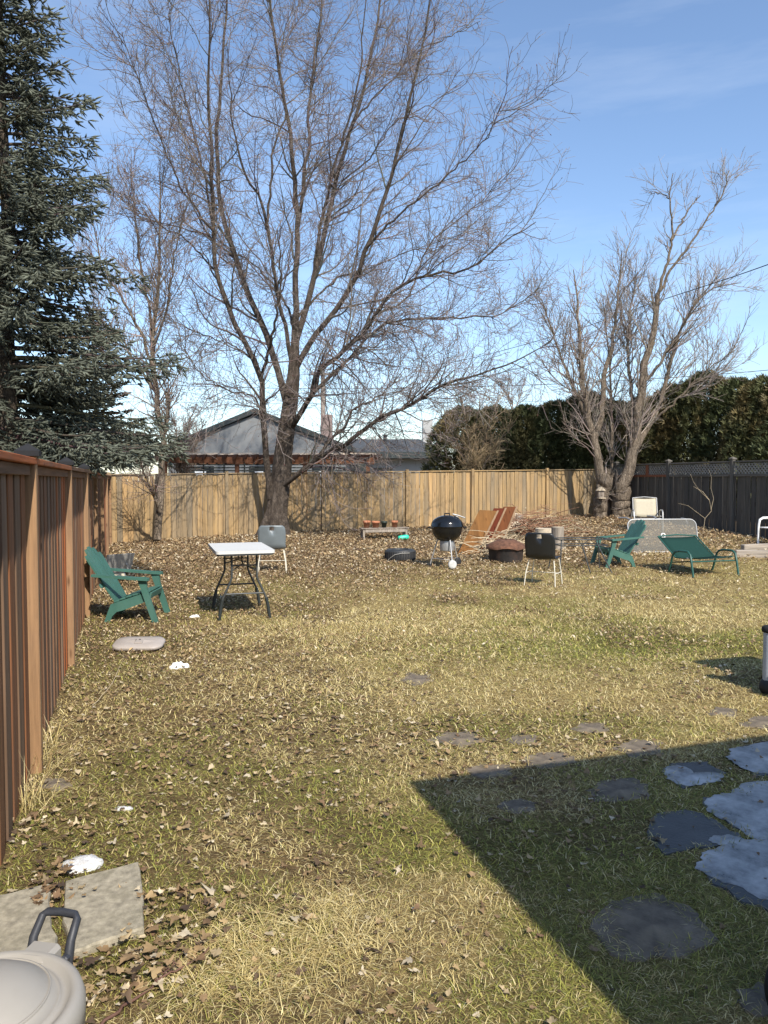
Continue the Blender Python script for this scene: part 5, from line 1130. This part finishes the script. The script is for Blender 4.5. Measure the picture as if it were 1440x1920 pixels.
# barbecue cart at the right edge: grey leg, dark cap and caster
p = gp(1434, 1300); bq = thing('barbecue_cart', 'grey legged barbecue cart with dark caps cut by the right edge', 'barbecue', (float(p[0]) + .035, float(p[1]), float(p[2])), fz)
for lx, ly in ((0, 0), (1.05, 0), (0, -.5), (1.05, -.5)):
    MB().lathe([(.052, .075), (.052, .50)], 20, Matrix.Translation((lx, ly, 0))).build('leg', M['cart_grey'], bq)
    MB().lathe([(.0, .545), (.05, .542), (.064, .53), (.066, .505), (.062, .495), (.052, .49)], 20, Matrix.Translation((lx, ly, 0))).build('leg_cap', M['cap_black'], bq)
    wm = rot4((lx, ly, .055), math.radians(90), 0, 0)
    MB().lathe([(0, -.05), (.03, -.05), (.066, -.04), (.076, -.02), (.076, .02), (.066, .04), (.03, .05), (0, .05)], 20, wm).build('caster', M['rubber'], bq)
    MB().lathe([(.012, -.054), (.022, -.054), (.024, -.048)], 12, wm).build('caster_hub', M['steel_dark'], bq)
MB().box((.525, -.25, .52), (1.0, .46, .05), None, .01).build('shelf', M['cart_grey'], bq)
MB().box((.62, -.25, .72), (.70, .46, .34), None, .02).build('firebox', M['steel_dark'], bq)
hl = [(.25 * math.cos(a), .25 * math.sin(a)) for a in np.linspace(0, math.pi, 12)]
MB().prism(hl, .70, Matrix.Translation((.62, -.25, .895)) @ Matrix.Rotation(math.radians(90), 4, 'Z') @ Matrix.Rotation(math.radians(90), 4, 'X')).build('hood', M['enamel'], bq)
MB().tube([(.35, -.52, .97), (.35, -.56, .97), (.89, -.56, .97), (.89, -.52, .97)], .012, 7).build('hood_handle', M['aluminium'], bq)
p = place(1449, 1900); wr_ = thing('rubber_wheel', 'black rubber wheel in deep shade at the lower right corner', 'wheel', (p[0] + .05, p[1], p[2]), .6)
MB().lathe([(.05, -.03), (.085, -.035), (.105, -.02), (.108, 0), (.105, .02), (.085, .035), (.05, .03)], 24, rot4((0, 0, .105), math.radians(90), 0, 0)).build('tyre', M['rubber'], wr_)
MB().lathe([(0, -.028), (.05, -.03), (.052, .03), (0, .028)], 18, rot4((0, 0, .105), math.radians(90), 0, 0)).build('hub', M['steel_dark'], wr_)

# white resin chair and old timbers at the right edge
p = place(1452, 1022); wc = thing('resin_chair', 'white plastic garden chair cut by the right edge', 'chair', p, math.radians(200)); w_ = M['resin_white']
MB().box((0, 0, .40), (.44, .44, .03), None, .01).build('seat', w_, wc); MB().prism(rrect(.44, .46, .1, 5), .025, Matrix.Translation((-.26, 0, .62)) @ Matrix.Rotation(-.22, 4, 'Y') @ Matrix.Rotation(math.radians(90), 4, 'Y') @ Matrix.Rotation(math.radians(90), 4, 'Z')).build('backrest', w_, wc)
for sg in (-1, 1):
    MB().tube([(.24, sg * .24, 0), (.22, sg * .25, .45), (.18, sg * .26, .58), (.08, sg * .265, .62), (-.15, sg * .26, .62), (-.27, sg * .23, .60)], [.025, .025, .027, .03, .03, .025], 8).build('arm_leg', w_, wc); MB().tube([(-.22, sg * .2, .4), (-.28, sg * .23, 0)], [.03, .022], 8).build('leg', w_, wc)
for k, (pa, pb, lab) in enumerate((((1378, 1044), (1475, 1046), 'weathered timber beam lying at the right edge, nearer one'), ((1392, 1036), (1490, 1032), 'weathered timber beam lying at the right edge, farther one'))):
    A, B = gp(*pa), gp(*pb); d_ = Vector(B - A); mb = MB(); mb.box((0, 0, d_.length / 2), (.13, .16, d_.length), None, .015); o_ = mb.build('timber_beam', M['grey_wood'], None, (A[0], A[1], A[2] + .065 + .03 * k)); o_.rotation_euler = d_.to_track_quat('Z', 'Y').to_euler(); tag(o_, lab, 'timber', 'old timbers')

# birdhouse on the multi stemmed tree
p = at(1126, 926, 23.02); bh = thing('bird_house', 'small weathered bird house fixed to the knobby trunk', 'bird house', tuple(p), .1)
MB().box((0, 0, 0), (.17, .14, .22), None, .004).build('box', M['grey_wood'], bh)
MB().add([(-.12, -.12, .10), (.12, -.12, .10), (.12, .1, .10), (-.12, .1, .10), (0, -.12, .21), (0, .1, .21)], [(0, 1, 4), (1, 2, 5, 4), (3, 0, 4, 5), (2, 3, 5), (0, 3, 2, 1)]).build('roof', M['pale_wood'], bh)
MB().box((.0, -.06, -.125), (.22, .2, .025)).build('perch', M['pale_wood'], bh)

# little bare sapling and fallen sticks
sap = thing('sapling', 'thin bare sapling with pale stems beside the glass table', 'sapling', place(1320, 1000))
sb = np.array(sap.location)
for pts, r0 in (([(1318, 1000), (1322, 972), (1334, 958), (1330, 938), (1312, 920), (1300, 903), (1294, 888)], .005), ([(1333, 956), (1338, 935), (1333, 915), (1334, 895), (1329, 880)], .004), ([(1322, 972), (1306, 960), (1290, 948), (1272, 944)], .004), ([(1330, 938), (1318, 922), (1300, 912)], .006)):
    Y_ = float(sb[1]); P = [Vector(at(a_, b_, Y_ + .04 * i)) - Vector(sb) for i, (a_, b_) in enumerate(pts)]; MB().tube(P, [r0 * (1 - .6 * i / (len(P) - 1)) for i in range(len(P))], 6).build('stem', M['straw_stick'], sap)
def stick(label, pts, r0, mat, lift=.02):
    P = [gp(*q) + np.array([0, 0, lift]) for q in pts]; P = resample(P, 14); c = P[0]; P = P + rs.normal(0, .007, P.shape)
    tag(MB().tube([tuple(q - c) for q in P], [r0 * (1 - .6 * i / 13) for i in range(14)], 7).build('fallen_stick', mat, None, tuple(c)), label, 'stick', 'sticks on the lawn')
M['red_stick'] = plain('red_stick', (.13, .065, .045), .7, .3, 20, .3)
stick('long reddish stick lying beside the grey bin', [(180, 1935), (255, 1885), (320, 1838), (400, 1792)], .006, M['red_stick'])
stick('forked side twig beside the long reddish stick', [(300, 1850), (330, 1822), (345, 1800)], .003, M['red_stick'], .03)
stick('short pale stick near the grey bin', [(165, 1895), (182, 1872), (196, 1858)], .006, M['straw_stick'])
stick('thin pale stalk lying near the oval base', [(172, 1330), (200, 1300), (222, 1262), (232, 1230)], .003, M['straw_stick'], .03)

# ------------------------------------------------------------------ grass, weeds, fallen leaves
def inside(x, y):
    hit = np.zeros(len(x), bool)
    for Q in STONES:
        lo, hi = Q.min(0), Q.max(0); c = np.where((x > lo[0]) & (x < hi[0]) & (y > lo[1]) & (y < hi[1]) & ~hit)[0]
        if len(c) == 0: continue
        xx, yy = x[c], y[c]; r = np.zeros(len(c), bool); n = len(Q)
        for i in range(n):
            a_, b_ = Q[i], Q[(i + 1) % n]; k = ((a_[1] > yy) != (b_[1] > yy)); t = (b_[0] - a_[0]) * (yy - a_[1]) / (b_[1] - a_[1] + 1e-12) + a_[0]; r ^= k & (xx < t)
        hit[c] |= r
    return hit
def in_yard(x, y, m=.02):
    dx = x - C0[0]; dy = y - C0[1]; s = dx * E[0] + dy * E[1]; v = -(dx * NB[0] + dy * NB[1])
    return (s > m) & (v > m) & (s < 15.3 - m)
def scatter(y0, y1, dens, q, margin=.75):
    W = lambda y: .52 * y + margin; A = (W(y0) + W(y1)) * (y1 - y0); n = int(A * dens); y = y0 + (y1 - y0) * q.rand(int(n * 1.6)); x = (q.rand(len(y)) * 2 - 1) * W(y1); k = np.abs(x) < W(y); x, y = x[k][:n], y[k][:n]
    k = in_yard(x, y); return x[k], y[k]
def blades(x, y, q, lmin, lmax, w, lean0=46, lean1=88, matted=1.0):
    n = len(x); z = ground_z(x, y); az = q.rand(n) * 6.283 + 1.2 * (vnoise(x, y, .5, 70) - .5) * 6; L = lmin + (lmax - lmin) * q.rand(n) ** 1.5
    ln = np.radians(lean0 + (lean1 - lean0) * q.rand(n)); ln2 = np.minimum(ln + np.radians(10 + 35 * q.rand(n)), np.radians(96))
    h = np.stack([np.cos(az), np.sin(az), np.zeros(n)], -1); sd = np.stack([-np.sin(az), np.cos(az), np.zeros(n)], -1); up = np.array([0, 0, 1.0])
    d1 = h * np.sin(ln)[:, None] + up * np.cos(ln)[:, None]; d2 = h * np.sin(ln2)[:, None] + up * np.cos(ln2)[:, None]
    b0 = np.stack([x, y, z - .004], -1); m1 = b0 + d1 * (L * .5)[:, None]; tp_ = m1 + d2 * (L * .5)[:, None]; tp_[:, 2] = np.maximum(tp_[:, 2], z + .004); ww = (w * q.uniform(.7, 1.3, n))[:, None] * sd
    V = np.stack([b0 - ww, b0 + ww, m1 - ww * .8, m1 + ww * .8, tp_], 1).reshape(-1, 3); b = np.arange(n)[:, None] * 5
    far = y.mean() > 9.5
    gz_ = green_zone(x, y); isg = q.rand(n) < gz_ * .85 + .06
    c = np.where(isg[:, None], GREEN[q.randint(0, len(GREEN), n)], STRAW[q.randint(0, len(STRAW), n)]) * (1 + .15 * q.normal(size=(n, 1)))
    return V, (b[:0] if far else b) + np.array([0, 1, 3, 2]), b + (np.array([0, 1, 4]) if far else np.array([2, 3, 4])), np.repeat(np.clip(c, .02, 1), 5, axis=0)
q = np.random.RandomState(99); parts = []
for y0, y1, dens, l0, l1, w in ((1.7, 3.2, 13500, .024, .07, .0013), (3.2, 4.8, 9500, .026, .07, .0018), (4.8, 7, 5000, .03, .08, .0025), (7, 10, 3000, .035, .095, .0036), (10, 14, 1700, .04, .10, .005), (14, 19, 700, .04, .11, .007)):
    x, y = scatter(y0, y1, dens, q); k = (q.rand(len(x)) > .62 * litter_zone(x, y) * (1 if y1 > 7 else .55)) & ~inside(x, y); x, y = x[k], y[k]; parts.append(blades(x, y, q, l0, l1, w))
# flat-lying thatch between the blades
for y0, y1, dens in ((1.7, 3.2, 7000), (3.2, 5.2, 4200)):
    x, y = scatter(y0, y1, dens, q); k = ~inside(x, y); x, y = x[k], y[k]; V, a_, b_, c = blades(x, y, q, .02, .06, .0014, 76, 95); n_ = len(x)
    c = np.repeat(STRAW[q.randint(0, len(STRAW), n_)] * q.uniform(.35, .95, (n_, 1)), 5, axis=0); bb = np.arange(n_)[:, None] * 5; parts.append((V, bb[:0] + np.array([0, 1, 3, 2]), bb + np.array([0, 1, 4]), c))
# longer straw: tufts and the matted pale clump in the foreground
def tufts(pts, n, rad, l0, l1, w, lean):
    X, Y = [], []
    for px, py, s_ in pts: c = gp(px, py); X.append(c[0] + q.normal(0, rad * s_, int(n * s_))); Y.append(c[1] + q.normal(0, rad * s_ * .8, int(n * s_)))
    x, y = np.concatenate(X), np.concatenate(Y); k = in_yard(x, y) & ~inside(x, y); V, a_, b_, c = blades(x[k], y[k], q, l0, l1, w, *lean); f = STRAW[q.randint(0, len(STRAW), k.sum())] * 1.05; c = np.repeat(f, 5, axis=0); return V, a_, b_, c
parts.append(tufts([(490, 1740, 1.3), (560, 1770, 1), (430, 1790, .8), (620, 1700, .6), (520, 1840, .8), (380, 1850, .6), (660, 1780, .6)], 520, .12, .07, .17, .0014, (60, 93)))
parts.append(tufts([(620, 1190, 1.4), (740, 1180, 1.2), (560, 1180, .8), (860, 1150, 1.4), (1000, 1170, 1.3), (1150, 1130, 1.4), (600, 1290, 1.2), (1250, 1150, 1.2)], 700, .35, .06, .13, .0028, (40, 82)))
parts.append(tufts([(1330, 1010, 1), (1400, 1010, 1), (1280, 1000, 1), (1240, 1040, 1), (1180, 1085, 1)], 500, .45, .06, .16, .005, (25, 75)))
parts.append(tufts([(110, 1230, 1), (75, 1400, .8), (140, 1170, .8), (60, 1440, .8), (125, 1205, 1), (45, 1520, .8)], 130, .07, .15, .42, .0016, (5, 55)))
off = 0; Vs, Q4, T3, Cs = [], [], [], []
for V, a_, b_, c in parts: Vs.append(V); Q4.append(a_ + off); T3.append(b_ + off); Cs.append(c); off += len(V)
tag(link('grass', mk_mesh('grass', np.vstack(Vs), [np.vstack(Q4), np.vstack(T3)], np.vstack(Cs)), M['tint_grass']), 'matted straw coloured winter grass with green patches', 'grass', kind='stuff')
print('blades', off // 5)
# maple leaves
LOBE = []
for k, (a_, r) in enumerate(((-90, .12), (-62, .5), (-40, .42), (-12, .78), (10, .52), (28, .74), (50, .5), (72, .72), (90, 1.0), (108, .68), (130, .5), (152, .72), (170, .55), (192, .76), (220, .42), (242, .5))): LOBE.append((r * math.cos(math.radians(a_)), r * math.sin(math.radians(a_))))
LOBE = np.array(LOBE); OVAL = np.array([(0, -.8), (.42, -.25), (.36, .35), (0, .95), (-.38, .3), (-.4, -.3)])
def leaves(x, y, q, size, shape, lift):
    n = len(x); m_ = len(shape); z = ground_z(x, y); s = size * (.42 + 1.0 * q.rand(n) ** 1.7); az = q.rand(n) * 6.283; pr = np.vstack([[0, 0], shape]); X = pr[None, :, 0] * s[:, None] * q.uniform(.6, 1, (n, 1)); Yl = pr[None, :, 1] * s[:, None]
    cs_ = .6 if m_ > 6 else 1.0; curl = cs_ * q.normal(.45, .6, (n, 1)); curl2 = cs_ * q.normal(.2, .55, (n, 1)); Z = (X ** 2 * curl + Yl ** 2 * curl2) / s[:, None] + .08 * s[:, None] * q.normal(size=X.shape)
    tl = .13 if m_ > 6 else .28; tx, ty = q.normal(0, tl, (n, 1)), q.normal(0, tl, (n, 1)); Z = Z + X * tx + Yl * ty; Z = Z - Z.min(1, keepdims=True) * .85
    ca, sa = np.cos(az)[:, None], np.sin(az)[:, None]; V = np.stack([x[:, None] + X * ca - Yl * sa, y[:, None] + X * sa + Yl * ca, z[:, None] + Z + lift * q.rand(n, 1)], -1).reshape(-1, 3)
    b = np.arange(n)[:, None] * (m_ + 1); F = np.concatenate([b + np.array([0, 1 + k, 1 + (k + 1) % m_]) for k in range(m_)]) if m_ > 4 else np.concatenate([b + np.array([1, 2, 3]), b + np.array([1, 3, 4])])
    dark = .72 * (fbm(x, y, .8, 80) > .56); c = (.88 if m_ > 6 else 1.0) * LEAF[np.where(q.rand(n) < dark * .6, q.choice([3, 5, 2, 8], n), q.randint(0, len(LEAF), n))] * (1 + .14 * q.normal(size=(n, 1)))
    return V, F, np.repeat(np.clip(c, .03, .9), m_ + 1, axis=0)
lp = []
for y0, y1, dens, sz, shp, lift in ((1.7, 4.2, 290, .023, LOBE, .02), (4.2, 7, 360, .023, LOBE[[0, 1, 3, 4, 5, 8, 11, 12, 13, 15]], .024), (7, 10.5, 560, .024, OVAL, .035), (10.5, 15, 650, .030, OVAL, .04), (15, 25, 540, .037, OVAL[[0, 1, 3, 4]], .05)):
    x, y = scatter(y0, y1, dens, q); k = q.rand(len(x)) < np.clip(litter_zone(x, y) * 1.1 + .03, 0, 1) * np.where(inside(x, y), .25, 1); lp.append(leaves(x[k], y[k], q, sz, shp, lift))
# leaves gathered on and around the slabs
X, Y = [], []
for px, py, s_, n in ((105, 1690, .05, 40), (100, 1640, .05, 30), (300, 1700, .10, 40), (330, 1790, .10, 45), (240, 1830, .10, 60), (360, 1720, .12, 40), (60, 1560, .12, 40)): c = gp(px, py); X.append(c[0] + q.normal(0, s_, n)); Y.append(c[1] + q.normal(0, s_, n))
lp.append(leaves(np.concatenate(X), np.concatenate(Y), q, .031, LOBE, .05))
off = 0; Vs, Fs, Cs = [], [], []
for V, F, c in lp: Vs.append(V); Fs.append(F + off); Cs.append(c); off += len(V)
tag(link('leaf_litter', mk_mesh('leaf_litter', np.vstack(Vs), [np.vstack(Fs)], np.vstack(Cs)), M['tint_leaf']), 'dry brown fallen maple leaves strewn over the lawn', 'leaves', kind='stuff')
print('leaf tris', sum(len(f) for f in Fs), 'tris total', sum(len(o.data.polygons) for o in bpy.data.objects if o.type == 'MESH'))
